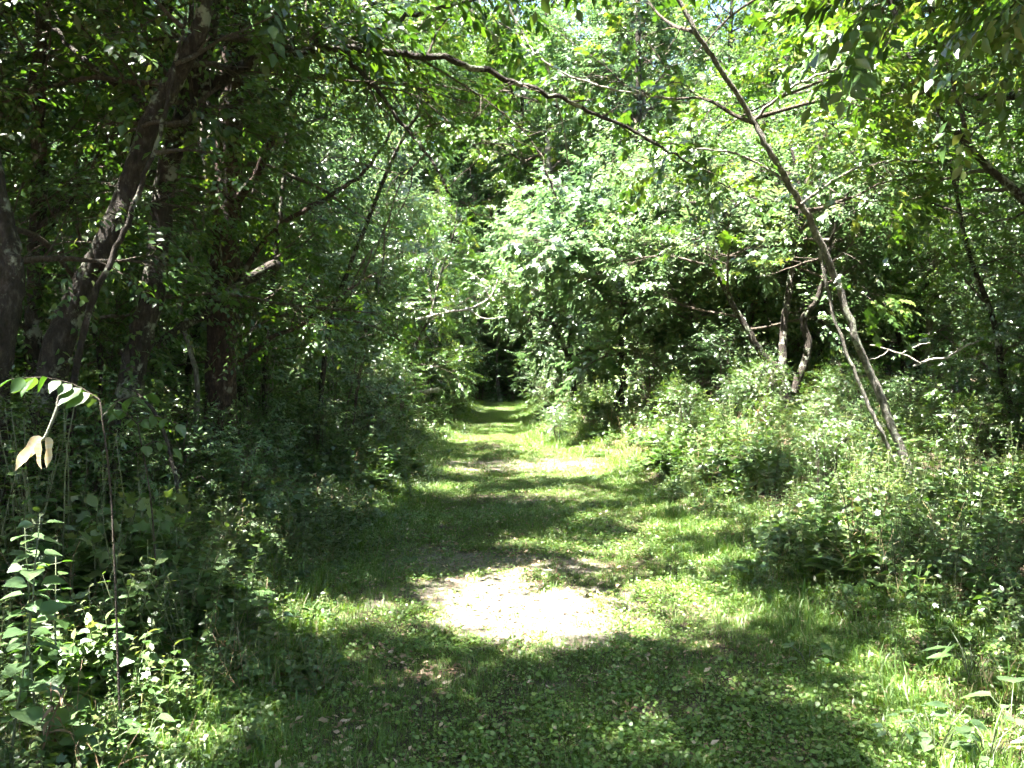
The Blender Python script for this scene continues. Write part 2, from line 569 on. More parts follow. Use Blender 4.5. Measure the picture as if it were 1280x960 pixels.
def spray_proto(rng, kind, n, length, leaf):
    """a twig with n alternate leaves: list of leaf placements (pos, dir, size)"""
    pos, dirs, siz = [], [], []
    for i in range(n):
        t = (i + 0.6) / n
        s = 1 if i % 2 else -1
        ang = math.radians(rng.uniform(35, 75)) * s * (1 if i < n - 1 else 0.1)
        pos.append((length * t, 0, -0.10 * length * t * t + rng.normal(0, 0.01)))
        dirs.append((math.cos(ang), math.sin(ang), rng.uniform(-0.45, 0.15)))
        siz.append(leaf * rng.uniform(0.7, 1.2) * (1.05 - 0.3 * abs(t - 0.5)))
    return np.array(pos), np.array(dirs), np.array(siz)


def place_leaves(pos, dirs, size, kind, rng, tilt, tint, up0=(0, 0, 1.0)):
    v, l, s = leaf_shape(kind)
    n, k = len(pos), len(v)
    Rm = frames(dirs, rng, tilt, up0)
    V = np.einsum('nij,kj->nki', Rm, v) * size[:, None, None] + pos[:, None, :]
    L = (np.asarray(l)[None, :] + (np.arange(n) * k)[:, None]).reshape(-1)
    return V.reshape(-1, 3), L, np.tile(s, n), np.repeat(tint, k)


def foliage(name, sp, sd, rng, mat, kind='rhomb', per=11, length=0.34, leaf=0.075, tilt=0.36, origin=(0, 0, 0), scale=None, tint0=0.42):
    """sp, sd: spray positions and directions -> one mesh of leaves"""
    N = len(sp)
    protos = [spray_proto(rng, kind, per, length, leaf) for _ in range(6)]
    which = rng.integers(0, 6, N)
    base_t = np.clip(rng.normal(tint0, 0.14, N) + 0.16 * wav(sp[:, 0], sp[:, 2], 0.9), 0, 0.85)
    Rm = frames(sd, rng, 0.20)
    sc = rng.uniform(0.75, 1.2, N) if scale is None else scale
    P, D, Z, T, U = [], [], [], [], []
    out = np.array(sd, float) * np.array([1, 1, 0])
    out = out / (np.linalg.norm(out, axis=1)[:, None] + 1e-9) * 0.75 + np.array([0, 0, 1.0])     # blades tilt outwards, like roof tiles
    for k, (lp, ld, ls) in enumerate(protos):
        m = which == k
        if not m.any():
            continue
        P.append((np.einsum('nij,kj->nki', Rm[m], lp) * sc[m][:, None, None] + sp[m][:, None, :]).reshape(-1, 3))
        D.append(np.einsum('nij,kj->nki', Rm[m], ld).reshape(-1, 3))
        Z.append((sc[m][:, None] * ls[None, :]).reshape(-1))
        T.append(np.repeat(base_t[m], len(lp)))
        U.append(np.repeat(out[m], len(lp), axis=0))
    P, D, Z, T, U = np.vstack(P), np.vstack(D), np.concatenate(Z), np.concatenate(T), np.vstack(U)
    keep = rng.random(len(P)) > 0.08
    P, D, Z, T, U = P[keep], D[keep], Z[keep], T[keep], U[keep]
    D = D - np.array([0, 0, .35])
    T = np.clip(T + rng.normal(0, 0.10, len(T)), 0, 1)
    T = np.where(rng.random(len(T)) < 0.012, 1.0, T)
    V, L, S, A = place_leaves(P, D, Z, kind, rng, tilt, T, U)
    return new_mesh(name, V - np.asarray(origin), L, S, mat, tint=A)


def arm(rng, p0, d0, L, n=5, wander=0.16, lift=0.0):
    p, d = np.array(p0, float), np.array(d0, float)
    d /= np.linalg.norm(d)
    out = [p.copy()]
    for i in range(n):
        d = d + rng.normal(0, wander, 3) + np.array([0, 0, lift])
        d /= np.linalg.norm(d)
        p = p + d * (L / n)
        out.append(p.copy())
    return np.array(out)


def sideways(rng, d, ang):
    d = d / np.linalg.norm(d)
    r = rng.normal(0, 1, 3)
    r[2] *= 0.45
    r -= d * (r @ d)
    r /= np.linalg.norm(r) + 1e-9
    return d * math.cos(ang) + r * math.sin(ang)


def clothe(rng, limb, tw, sp, sd, dens=1.0, r0=0.02, sec_len=0.5, start=0.2, lift=0.0, min_len=0.25, tert=4):
    """twigs and leaf sprays along one limb polyline"""
    limb = np.asarray(limb)
    seg = np.linalg.norm(np.diff(limb, axis=0), axis=1)
    cum = np.concatenate([[0], np.cumsum(seg)])
    L = cum[-1]
    n = max(3, int(L / 0.40 * dens))
    for t in np.linspace(start, 1.0, n):
        s = min(max(t + rng.normal(0, 0.03), 0), 1) * L
        i = min(np.searchsorted(cum, s) - 1, len(seg) - 1)
        i = max(i, 0)
        f = (s - cum[i]) / (seg[i] + 1e-9)
        p = limb[i] + (limb[i + 1] - limb[i]) * f
        d = limb[i + 1] - limb[i]
        l2 = max(min_len, sec_len * L * (1.05 - 0.75 * t) * rng.uniform(0.6, 1.25))
        a2 = arm(rng, p, sideways(rng, d, math.radians(rng.uniform(35, 70))), l2, 4, 0.17, lift)
        rr = r0 * (1.1 - 0.8 * t) * 0.5
        tw.add(a2, np.linspace(max(rr, 0.004), 0.002, 5), 3)
        for k in range(max(2, int(1.45 * tert * l2 / 0.8 + 0.5))):
            u = 1 - 0.62 * rng.random() ** 1.4
            q = a2[min(int(u * 4), 3)] + (a2[min(int(u * 4) + 1, 4)] - a2[min(int(u * 4), 3)]) * (u * 4 % 1)
            d3 = sideways(rng, a2[-1] - a2[0], math.radians(rng.uniform(20, 75)))
            l3 = rng.uniform(0.15, 0.45)
            e = q + d3 * l3 + np.array([0, 0, -0.04])
            tw.add(np.array([q, (q + e) / 2 + np.array([0, 0, 0.015]), e]), [0.004, 0.003, 0.0015], 3)
            sp.append(q + (e - q) * 0.45)
            sd.append(d3 + rng.normal(0, 0.4, 3) * np.array([1, 1, .4]))
            sp.append(e)
            sd.append(d3)
        sp.append(a2[-1])
        sd.append(a2[-1] - a2[-2])


def cull(rng, sp, sd, min_h=2.4, thin=None):
    sp, sd = np.array(sp), np.array(sd)
    g = gap(sp)
    keep = ~((rng.random(len(sp)) < g) & (sp[:, 2] > min_h))
    if thin is not None:
        keep &= thin(sp, rng)
    return sp[keep], sd[keep]


# ------------------------------------------------------------------ trees of the wood that share their shapes
def stock_tree(seed, name, h, r, lo, crown_r, n_limbs, leaf, mat, bark, per=10, kind='rhomb', stems=1, dens=1.0, up=0.35, length=0.36):
    rng = np.random.default_rng(seed)
    root = bpy.data.objects.new(name, None)
    trunk_t, tw = Tubes(), Tubes()
    limbs_t, sp, sd = [], [], []
    for s in range(stems):
        a0 = rng.uniform(0, 6.28)
        lean = (0.03 if stems == 1 else 0.28) * h
        top = np.array([math.cos(a0) * lean, math.sin(a0) * lean, h * rng.uniform(0.9, 1.0)])
        base = np.array([math.cos(a0), math.sin(a0), 0]) * (0 if stems == 1 else 0.12)
        pts = [base + np.array([0, 0, -0.25])] + [base + (top - base) * t + np.append(rng.normal(0, 0.012 * h, 2), 0) for t in (0.12, 0.3, 0.5, 0.7, 0.86, 1.0)]
        P, R = catmull(pts, np.linspace(r, r * 0.15, 7), 4)
        trunk_t.add(P, R, 8, 0.07, rng, 0.5)
        for i in range(n_limbs // stems):
            t = lo + (0.98 - lo) * (i + rng.uniform(0.2, 0.8)) / (n_limbs // stems)
            q = P[min(int(t * (len(P) - 1)), len(P) - 2)]
            u = (t - lo) / (1 - lo)
            prof = (0.35 + 1.3 * u) if u < 0.5 else (1.0 - 0.72 * (u - 0.5) / 0.5)
            az = i * 2.4 + rng.uniform(-0.5, 0.5)
            d = np.array([math.cos(az), math.sin(az), up + 0.5 * u + rng.normal(0, 0.15)])
            A = arm(rng, q, d, crown_r * prof * rng.uniform(0.55, 1.3), 6, 0.13, -0.03)
            PP, RR = catmull(A, np.linspace(r * 0.34 * (1.1 - 0.7 * u), 0.006, 7), 2)
            tw.add(PP, RR, 5, 0.05, rng)
            clothe(rng, A, tw, sp, sd, dens, r * 0.2, 0.42, 0.22)
    sp, sd = np.array(sp), np.array(sd)
    parts = [('trunk', trunk_t.mesh(name + '_trunk', bark), None), ('twigs', tw.mesh(name + '_twigs', M_TWIG), 'stuff'),
             ('crown', foliage(name + '_crown', sp, sd, rng, mat, kind, per, length, leaf), 'stuff')]
    return name, parts


def plant_stock(stock, loc, rz, sc, label, cat, group=None, name=None):
    nm, parts = stock
    z = float(terrain(loc[0], loc[1]))
    root = thing(name or nm, label, cat, (loc[0], loc[1], z), group)
    root.rotation_euler = (0, 0, rz)
    root.scale = (sc, sc, sc)
    for pn, me, kd in parts:
        o = link(pn, me, root)
        if kd:
            o['kind'] = kd
    return root


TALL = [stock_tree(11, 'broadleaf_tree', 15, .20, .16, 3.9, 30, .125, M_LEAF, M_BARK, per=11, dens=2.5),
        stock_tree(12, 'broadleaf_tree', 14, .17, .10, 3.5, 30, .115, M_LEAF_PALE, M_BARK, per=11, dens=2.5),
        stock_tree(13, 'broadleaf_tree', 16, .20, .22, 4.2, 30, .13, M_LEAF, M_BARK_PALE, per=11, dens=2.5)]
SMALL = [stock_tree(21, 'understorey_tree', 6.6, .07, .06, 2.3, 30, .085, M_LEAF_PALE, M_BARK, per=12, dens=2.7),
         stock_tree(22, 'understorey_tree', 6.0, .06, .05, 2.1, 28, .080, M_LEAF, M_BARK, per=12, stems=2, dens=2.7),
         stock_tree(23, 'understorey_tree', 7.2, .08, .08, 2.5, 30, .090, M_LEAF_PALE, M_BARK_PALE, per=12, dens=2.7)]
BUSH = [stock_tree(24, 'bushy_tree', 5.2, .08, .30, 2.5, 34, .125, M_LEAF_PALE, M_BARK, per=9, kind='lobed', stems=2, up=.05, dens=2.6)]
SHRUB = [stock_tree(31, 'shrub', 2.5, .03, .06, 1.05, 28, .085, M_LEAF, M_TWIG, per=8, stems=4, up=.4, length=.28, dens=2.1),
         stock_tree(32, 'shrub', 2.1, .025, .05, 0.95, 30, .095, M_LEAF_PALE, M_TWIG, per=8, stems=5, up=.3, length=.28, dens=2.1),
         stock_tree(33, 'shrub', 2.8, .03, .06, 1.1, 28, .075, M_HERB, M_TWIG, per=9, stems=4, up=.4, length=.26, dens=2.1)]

# ------------------------------------------------------------------ trees drawn from the photograph
def hand_tree(seed, name, label, stems, limbs=(), auto=(), mat=M_LEAF, bark=M_BARK, leaf=0.07, per=10, kind='rhomb', group=None, length=.32,
              thin=None, cat='tree', vine=0, tert=4, min_h=2.4, twig_only=(), dens=3.0):
    """stems, limbs: (list of (px, py, depth), r0, r1).  auto: (stem index, from, to, count, length, up, side bias)"""
    rng = np.random.default_rng(seed)
    W = [(np.array([pix(*q) for q in s[0]]), s[1], s[2]) for s in stems]
    b = W[0][0][0].copy()
    gz = float(terrain(b[0], b[1]))
    if b[2] > gz - 0.05:                       # carry the stem on down to the ground
        d = W[0][0][0] - W[0][0][1]
        k = (b[2] - gz + 0.15) / max(-d[2], 1e-3)
        nb = b + d * min(k, 4.0)
        nb[2] = min(nb[2], gz - 0.15)
        W[0] = (np.vstack([nb, W[0][0]]), W[0][1] * 1.1, W[0][2])
        b = nb
    base = np.array([b[0], b[1], float(terrain(b[0], b[1]))])
    root = thing(name, label, cat, base, group)
    tw, sp, sd = Tubes(), [], []
    curves = []
    for i, (P, r0, r1) in enumerate(W):
        C, R = catmull(P, np.linspace(r0, r1, len(P)), 6)
        C = C + rng.normal(0, 0.006, C.shape)
        curves.append(C)
        tb = Tubes()
        tb.add(C, R, 12, 0.09, rng, 0.35 if i == 0 else 0)
        link('trunk', tb.mesh('trunk', bark, base), root)
    for s in limbs:
        P = np.array([pix(*q) for q in s[0]])
        C, R = catmull(P, np.linspace(s[1], s[2], len(P)), 6)
        C = C + rng.normal(0, 0.010, C.shape)
        tb = Tubes()
        tb.add(C, R, 8, 0.08, rng)
        link('limb', tb.mesh('limb', bark, base), root)
        if len(s) > 3 and s[3] > 0:
            clothe(rng, C[::3], tw, sp, sd, s[3] * dens, s[1], s[4] if len(s) > 4 else 0.28, 0.15, tert=tert)
    for (si, t0, t1, n, L, up, bias) in auto:
        C = curves[si]
        for i in range(n):
            t = t0 + (t1 - t0) * (i + rng.uniform(0, 1)) / n
            q = C[min(int(t * (len(C) - 1)), len(C) - 1)]
            az = i * 2.4 + rng.uniform(-.6, .6)
            d = np.array([math.cos(az), math.sin(az), up + rng.normal(0, 0.2)]) + np.array(bias)
            A = arm(rng, q, d, L * rng.uniform(0.6, 1.25), 6, 0.15, -0.02)
            PP, RR = catmull(A, np.linspace(0.012 + 0.008 * L, 0.004, 7), 2)
            if (gap(PP, True) * (PP[:, 2] > 2.4) >= .97).any():
                continue
            tw.add(PP, RR, 5, 0.05, rng)
            clothe(rng, A, tw, sp, sd, dens, 0.02, 0.40, 0.2, tert=tert)
    if vine:                                                    # leaves of a climber on the trunk
        C = curves[0]
        vp, vd = [], []
        for k in range(vine):
            i = rng.integers(2, int(len(C) * .72))
            az = rng.uniform(0, 6.28)
            o_ = np.array([math.cos(az), math.sin(az), 0])
            vp.append(C[i] + o_ * (W[0][1] + .01) + rng.normal(0, .02, 3))
            vd.append(o_ * .5 + np.array([rng.normal(0, .5), rng.normal(0, .5), rng.uniform(-1.0, .2)]))
        vl = link('climber_leaves', foliage('climber', np.array(vp), np.array(vd), rng, M_HERB, 'ovate', 5, .16, .065, .6, origin=base), root)
        vl['kind'] = 'stuff'
    for s in twig_only:                                         # bare hanging twigs
        P = np.array([pix(*q) for q in s[0]])
        C, R = catmull(P, np.linspace(s[1], s[2], len(P)), 4)
        tw.add(C, R, 5, 0.05, rng)
        for k in range(int(s[3])):
            i = rng.integers(2, len(C) - 1)
            A = arm(rng, C[i], sideways(rng, C[i] - C[i - 1], math.radians(rng.uniform(30, 70))), rng.uniform(.25, .8), 5, .2, -.03)
            tw.add(A, np.linspace(.006, .002, 6), 4)
            for kk in range(2):
                j = rng.integers(1, 5)
                tw.add(arm(rng, A[j], sideways(rng, A[j] - A[j - 1], .8), rng.uniform(.12, .35), 3, .2), np.linspace(.004, .0015, 4), 3)
    if sp:
        sp, sd = cull(rng, sp, sd, min_h, thin)
        o = link('crown', foliage('crown', sp, sd, rng, mat, kind, per, length, leaf, origin=base), root)
        o['kind'] = 'stuff'
    if tw.n:
        tw.drop(rng, min_h)
        link('twigs', tw.mesh('twigs', M_TWIG, base), root)['kind'] = 'stuff'
    return root


def keep_path_clear(sp, rng):
    """crowns do not hang low over the path"""
    d = np.abs(sp[:, 0] - path_mid(sp[:, 1]))
    lim = 1.7 + 1.0 * np.clip(1.6 - d, 0, 2)
    return ~((d < 1.5) & (sp[:, 2] < lim)) & (np.hypot(sp[:, 0], sp[:, 1]) > 1.6)


# -- left side
hand_tree(101, 'arching_tree', 'dark trunked tree whose long limb arches right across the path', [
    ([(140, 640, 6.5), (165, 470, 6.5), (192, 350, 6.6), (208, 220, 6.6), (238, 115, 6.6), (262, 30, 6.5), (255, -90, 6.6), (190, -260, 7.0)], .105, .05)],
    limbs=[([(236, 120, 6.6), (290, 90, 6.6), (350, 68, 6.7), (440, 62, 6.8), (520, 68, 6.9), (590, 84, 7.0), (650, 105, 7.1), (705, 125, 7.2),
             (765, 152, 7.3), (820, 180, 7.4), (868, 208, 7.5)], .046, .010, .9, .14),
           ([(392, 66, 6.75), (445, 44, 6.9), (500, 24, 7.0), (560, 8, 7.1), (630, -12, 7.2)], .03, .012, .7, .2),
           ([(425, 64, 6.8), (468, 108, 6.85), (500, 150, 6.9), (533, 190, 6.9), (552, 224, 6.9), (562, 244, 6.95)], .022, .008, .12, .12),
           ([(205, 250, 6.6), (235, 165, 6.9), (275, 110, 7.3), (330, 40, 7.7), (380, -40, 8.0)], .04, .02, .25, .2)],
    twig_only=[([(300, 88, 6.6), (420, 100, 6.7), (500, 105, 6.9), (590, 130, 7.0)], .010, .003, 14), ([(520, 70, 6.9), (600, 120, 7.0), (660, 170, 7.0), (690, 230, 7.0)], .010, .003, 14),
               ([(650, 105, 7.1), (720, 95, 7.2), (800, 110, 7.3), (850, 100, 7.3)], .009, .003, 10), ([(440, 62, 6.8), (380, 120, 6.9), (350, 190, 7.0)], .009, .003, 8),
               ([(560, 242, 6.95), (585, 254, 6.95), (625, 256, 7.0)], .007, .003, 6), ([(500, 150, 6.9), (540, 160, 6.9), (590, 150, 6.9), (630, 165, 7)], .008, .003, 12),
               ([(468, 108, 6.85), (520, 120, 6.9), (580, 170, 6.9), (620, 210, 7)], .009, .003, 13),
               ([(533, 190, 6.9), (500, 230, 6.9), (480, 290, 6.9), (450, 330, 6.9)], .008, .003, 10),
               ([(710, 126, 7.2), (728, 160, 7.2), (742, 195, 7.2), (752, 220, 7.2)], .008, .003, 3)],
    auto=[(0, .50, 1.0, 12, 2.2, .35, (.1, .9, 0)), (0, .3, .55, 4, 1.1, .1, (0, 1.2, 0))], vine=110, leaf=.062, thin=keep_path_clear)

hand_tree(102, 'leaning_tree', 'thick black trunk leaning right, rising from the shaded left bank', [
    ([(38, 620, 5.6), (68, 450, 5.6), (105, 360, 5.7), (135, 300, 5.7), (160, 235, 5.8), (195, 140, 5.8), (228, 80, 5.8), (258, 0, 5.7), (255, -120, 5.8),
      (190, -300, 6.0)], .098, .04)],
    limbs=[([(195, 140, 5.8), (150, 110, 6.1), (90, 60, 6.3), (40, 10, 6.5)], .03, .012, .7, .25)],
    auto=[(0, .55, 1.0, 10, 1.9, .4, (0, .9, 0)), (0, .42, .6, 3, 1.0, .2, (-.3, 1.2, 0))], vine=60, leaf=.062, thin=keep_path_clear)

hand_tree(103, 'slender_sapling', 'thin leaning stem against the thick black leaning trunk', [
    ([(84, 600, 5.35), (95, 460, 5.4), (118, 370, 5.45), (150, 300, 5.5), (172, 245, 5.5), (192, 190, 5.55), (212, 110, 5.6), (232, 20, 5.6)], .024, .010)],
    auto=[(0, .7, 1.0, 5, .8, .3, (0, .4, 0))], bark=M_BARK, leaf=.06, thin=keep_path_clear)

hand_tree(104, 'upright_tree', 'upright reddish brown trunk, the straightest on the left side', [
    ([(275, 640, 8.5), (278, 430, 8.5), (285, 250, 8.5), (290, 120, 8.4), (298, -60, 8.3), (300, -260, 8.2)], .155, .10)],
    limbs=[([(286, 260, 8.5), (312, 232, 8.3), (332, 195, 8.2), (362, 120, 8.2), (400, 40, 8.2), (440, -60, 8.2)], .05, .03, .6, .3),
           ([(280, 400, 8.5), (330, 300, 8.6), (400, 250, 8.9), (455, 215, 9.1), (490, 165, 9.3)], .035, .015, .8, .26),
           ([(279, 470, 8.5), (330, 430, 8.9), (400, 390, 9.4), (470, 340, 9.8)], .03, .012, 1.0, .3)],
    auto=[(0, .45, 1.0, 15, 2.4, .25, (.2, .9, 0)), (0, .18, .5, 8, 1.7, .05, (.3, .9, 0))], bark=M_BARK_RED, vine=180, leaf=.064, thin=keep_path_clear)

hand_tree(105, 'forked_tree', 'slim dark upright tree at the left edge with a forked stem', [
    ([(38, 640, 7.2), (42, 480, 7.2), (44, 350, 7.2), (50, 220, 7.2), (47, 120, 7.2), (56, 0, 7.1), (60, -150, 7.0)], .08, .05),
    ([(42, 300, 7.2), (78, 258, 7.15), (110, 222, 7.1), (145, 165, 7.1), (176, 130, 7.1), (218, 88, 7.0), (250, 20, 7.0)], .05, .02)],
    auto=[(0, .45, 1.0, 10, 1.9, .3, (-.1, 0, 0)), (1, .3, 1, 7, 1.2, .3, (0, 0, 0)), (0, .25, .5, 4, 1.2, .1, (-.2, .3, 0))], vine=120, leaf=.064, thin=keep_path_clear)

hand_tree(106, 'crooked_tree', 'crooked dark trunk cut by the left edge of the view', [
    ([(-14, 600, 5.0), (0, 430, 5.0), (14, 355, 5.05), (8, 300, 5.1), (-14, 200, 5.1), (-20, 60, 5.1), (10, -100, 5.1)], .085, .05)],
    auto=[(0, .5, 1.0, 8, 1.6, .3, (0, 1.0, 0))], leaf=.062, thin=keep_path_clear)

for k, (lab, st, r0, bk) in enumerate([
        ('thin dark stem between the leaning trunk and the arching tree', [(118, 640, 7.0), (128, 470, 7.0), (116, 380, 7.0), (148, 250, 7.0), (172, 160, 7.1), (205, 60, 7.1), (225, -60, 7.1)], .030, M_BARK),
        ('thin dark stem just right of the straight reddish trunk', [(332, 640, 9.6), (334, 420, 9.6), (352, 260, 9.6), (362, 130, 9.5), (374, -30, 9.4)], .034, M_BARK),
        ('thin wavy stem just left of the straight reddish trunk', [(236, 640, 7.8), (246, 480, 7.8), (226, 380, 7.8), (258, 260, 7.8), (252, 150, 7.8), (285, 30, 7.8)], .026, M_BARK_PALE),
        ('slim stem bending right over the left verge', [(398, 640, 11), (402, 480, 11), (420, 380, 11), (470, 250, 10.8), (505, 170, 10.6), (540, 120, 10.4)], .040, M_BARK),
        ('pale thin stem at the far left between two dark trunks', [(96, 640, 8.8), (92, 420, 8.8), (100, 260, 8.8), (86, 120, 8.8), (98, -20, 8.8)], .034, M_BARK_PALE)]):
    hand_tree(120 + k, 'slender_sapling', lab, [(st, r0, r0 * .5)], auto=[(0, .35, 1.0, 8, 1.1, .2, (.1, 0, 0))], bark=bk, leaf=.064, thin=keep_path_clear, dens=3.0)

# -- right side
hand_tree(111, 'leaning_tree', 'slender pale barked twin stem leaning left over the right bank', [
    ([(1150, 650, 8.6), (1143, 608, 8.6), (1118, 540, 8.6), (1090, 470, 8.6), (1070, 425, 8.55), (1045, 350, 8.5), (1020, 290, 8.4), (990, 235, 8.3),
      (960, 185, 8.2), (935, 140, 8.2), (900, 85, 8.1), (870, 40, 8.0), (835, -20, 8.0), (760, -150, 7.8)], .044, .020),
    ([(1140, 640, 8.5), (1125, 600, 8.45), (1105, 548, 8.4), (1083, 500, 8.4), (1058, 440, 8.4), (1038, 380, 8.4), (1024, 312, 8.38)], .024, .014)],
    limbs=[([(940, 150, 8.2), (990, 110, 8.0), (1050, 85, 7.9), (1110, 70, 7.8)], .018, .006, 1.1, .3),
           ([(985, 228, 8.3), (930, 195, 8.2), (870, 185, 8.2), (800, 175, 8.3)], .016, .006, .7, .25),
           ([(1000, 255, 8.3), (1060, 215, 8.1), (1120, 200, 8.0), (1170, 205, 7.9)], .016, .006, .8, .3)],
    auto=[(0, .50, 1.0, 14, 1.7, .25, (.1, .6, 0)), (0, .35, .55, 3, .9, .2, (.2, 1.2, 0))], bark=M_BARK_PALE, mat=M_LEAF, leaf=.095, kind='lobed', per=9,
    thin=keep_path_clear)

hand_tree(112, 'spreading_tree', 'low tree with several dark stems fanning out behind the leaning twin stem', [
    ([(982, 520, 14), (978, 470, 14), (955, 445, 14), (930, 405, 14), (900, 350, 14), (882, 300, 14), (850, 240, 14)], .095, .018),
    ([(984, 500, 14), (978, 450, 14), (981, 400, 14.1), (988, 350, 14.2), (998, 300, 14.3), (1000, 240, 14.3), (985, 170, 14.3)], .09, .018),
    ([(992, 490, 14), (1010, 435, 14), (1004, 400, 14), (1020, 376, 13.9), (1032, 340, 13.8), (1042, 290, 13.7), (1065, 230, 13.6)], .08, .018)],
    auto=[(0, .55, 1, 9, 2.2, .3, (-.1, .7, 0)), (1, .6, 1, 9, 2.2, .5, (0, .7, 0)), (2, .6, 1, 8, 2.0, .4, (.1, .7, 0))], leaf=.10, mat=M_LEAF_PALE, per=10, min_h=6.0,
    thin=keep_path_clear)

hand_tree(113, 'leaning_tree', 'dark stem leaning left near the top of the right edge', [
    ([(1420, 520, 9.2), (1330, 310, 9.1), (1280, 250, 9), (1230, 205, 9), (1180, 145, 9), (1150, 95, 8.9), (1125, 40, 8.9), (1100, -40, 8.8), (1040, -180, 8.6)], .048, .022)],
    limbs=[([(1290, 262, 9.05), (1250, 276, 9), (1215, 270, 8.9), (1170, 255, 8.8), (1120, 230, 8.7), (1062, 190, 8.6), (1040, 152, 8.6)], .014, .005, .25, .15)],
    auto=[(0, .35, 1.0, 14, 2.0, .2, (0, 1.1, 0))], leaf=.07, thin=keep_path_clear)


# -- tall trees added to shade the near part of the path (their crowns stand mostly above the frame)
def shade_tree(seed, x, y, h, r, lo, crown_r, n, label, leaf=.13, mat=M_LEAF, dens=3.2):
    rng = np.random.default_rng(seed)
    z = float(terrain(x, y))
    base = np.array([x, y, z])
    root = thing('added_shade_tree', label, 'tree', base, 'tall trees added to shade the near part of the path')
    pts = [base + np.array([0, 0, -.2])] + [base + np.array([rng.normal(0, .12), rng.normal(0, .12), h * t]) for t in (.12, .3, .5, .7, .85, 1)]
    P, R = catmull(pts, np.linspace(r, r * .2, 7), 5)
    tb, tw, sp, sd = Tubes(), Tubes(), [], []
    tb.add(P, R, 12, .07, rng, .5)
    link('trunk', tb.mesh('trunk', M_BARK, base), root)
    for i in range(n):
        t = lo + (.98 - lo) * (i + rng.uniform(.2, .8)) / n
        q = P[min(int(t * (len(P) - 1)), len(P) - 2)]
        u = (t - lo) / (1 - lo)
        az = i * 2.4 + rng.uniform(-.4, .4)
        A = arm(rng, q, np.array([math.cos(az), math.sin(az), .15 + .5 * u]), crown_r * (1.1 - .5 * u) * rng.uniform(.75, 1.2), 7, .12, -.02)
        PP, RR = catmull(A, np.linspace(r * .36 * (1.1 - .6 * u), .008, 8), 2)
        gp = gap(PP, True) * (PP[:, 2] > 2.4) >= .97
        if gp.any():                                     # limbs stop short of the gaps in the canopy
            c_ = int(np.argmax(gp))
            if c_ < 5:
                continue
            PP, RR = PP[:c_], RR[:c_] * .8
            A = A[:c_ // 2 + 1]
        lb = Tubes()
        lb.add(PP, RR, 6, .06, rng)
        link('limb', lb.mesh('limb', M_BARK, base), root)
        clothe(rng, A, tw, sp, sd, dens, .03, .40, .15, tert=3.2)
    sp, sd = cull(rng, sp, sd, 2.8, keep_path_clear)
    tw.drop(rng, 2.8)
    link('twigs', tw.mesh('twigs', M_TWIG, base), root)['kind'] = 'stuff'
    link('crown', foliage('crown', sp, sd, rng, mat, 'rhomb', 9, .34, leaf, origin=base), root)['kind'] = 'stuff'


for i, (x, y, h, cr, n, lab) in enumerate([
        (-4.6, 5.4, 11, 4.4, 22, 'added shade tree beside the near left bank, its crown roofing the path'),
        (-6.6, 10.2, 12, 4.4, 22, 'added shade tree behind the leaning black trunk, its crown above the frame'),
        (-3.9, 0.6, 11, 4.2, 18, 'added shade tree beside the viewpoint on the left'),
        (4.4, 3.4, 10.5, 4.4, 26, 'added shade tree beside the viewpoint on the right'),
        (6.9, 9.8, 11, 4.9, 24, 'added shade tree on the right bank beyond the frame edge'),
        (5.7, 5.2, 11, 4.7, 24, 'added shade tree at the near right, just outside the frame'),
        (-5.4, 2.4, 11, 4.2, 20, 'added shade tree at the near left, just outside the frame'),
        (-9.5, 6.6, 13, 4.6, 16, 'added shade tree farther up the left bank'),
        (-3.5, 10.4, 12, 5.0, 24, 'added dark shade tree right behind the straight reddish trunk'),
        ]):
    shade_tree(200 + i, x, y, h, .085 if y > 12 else .17, .5 if y > 12 else .42, cr, n, lab)

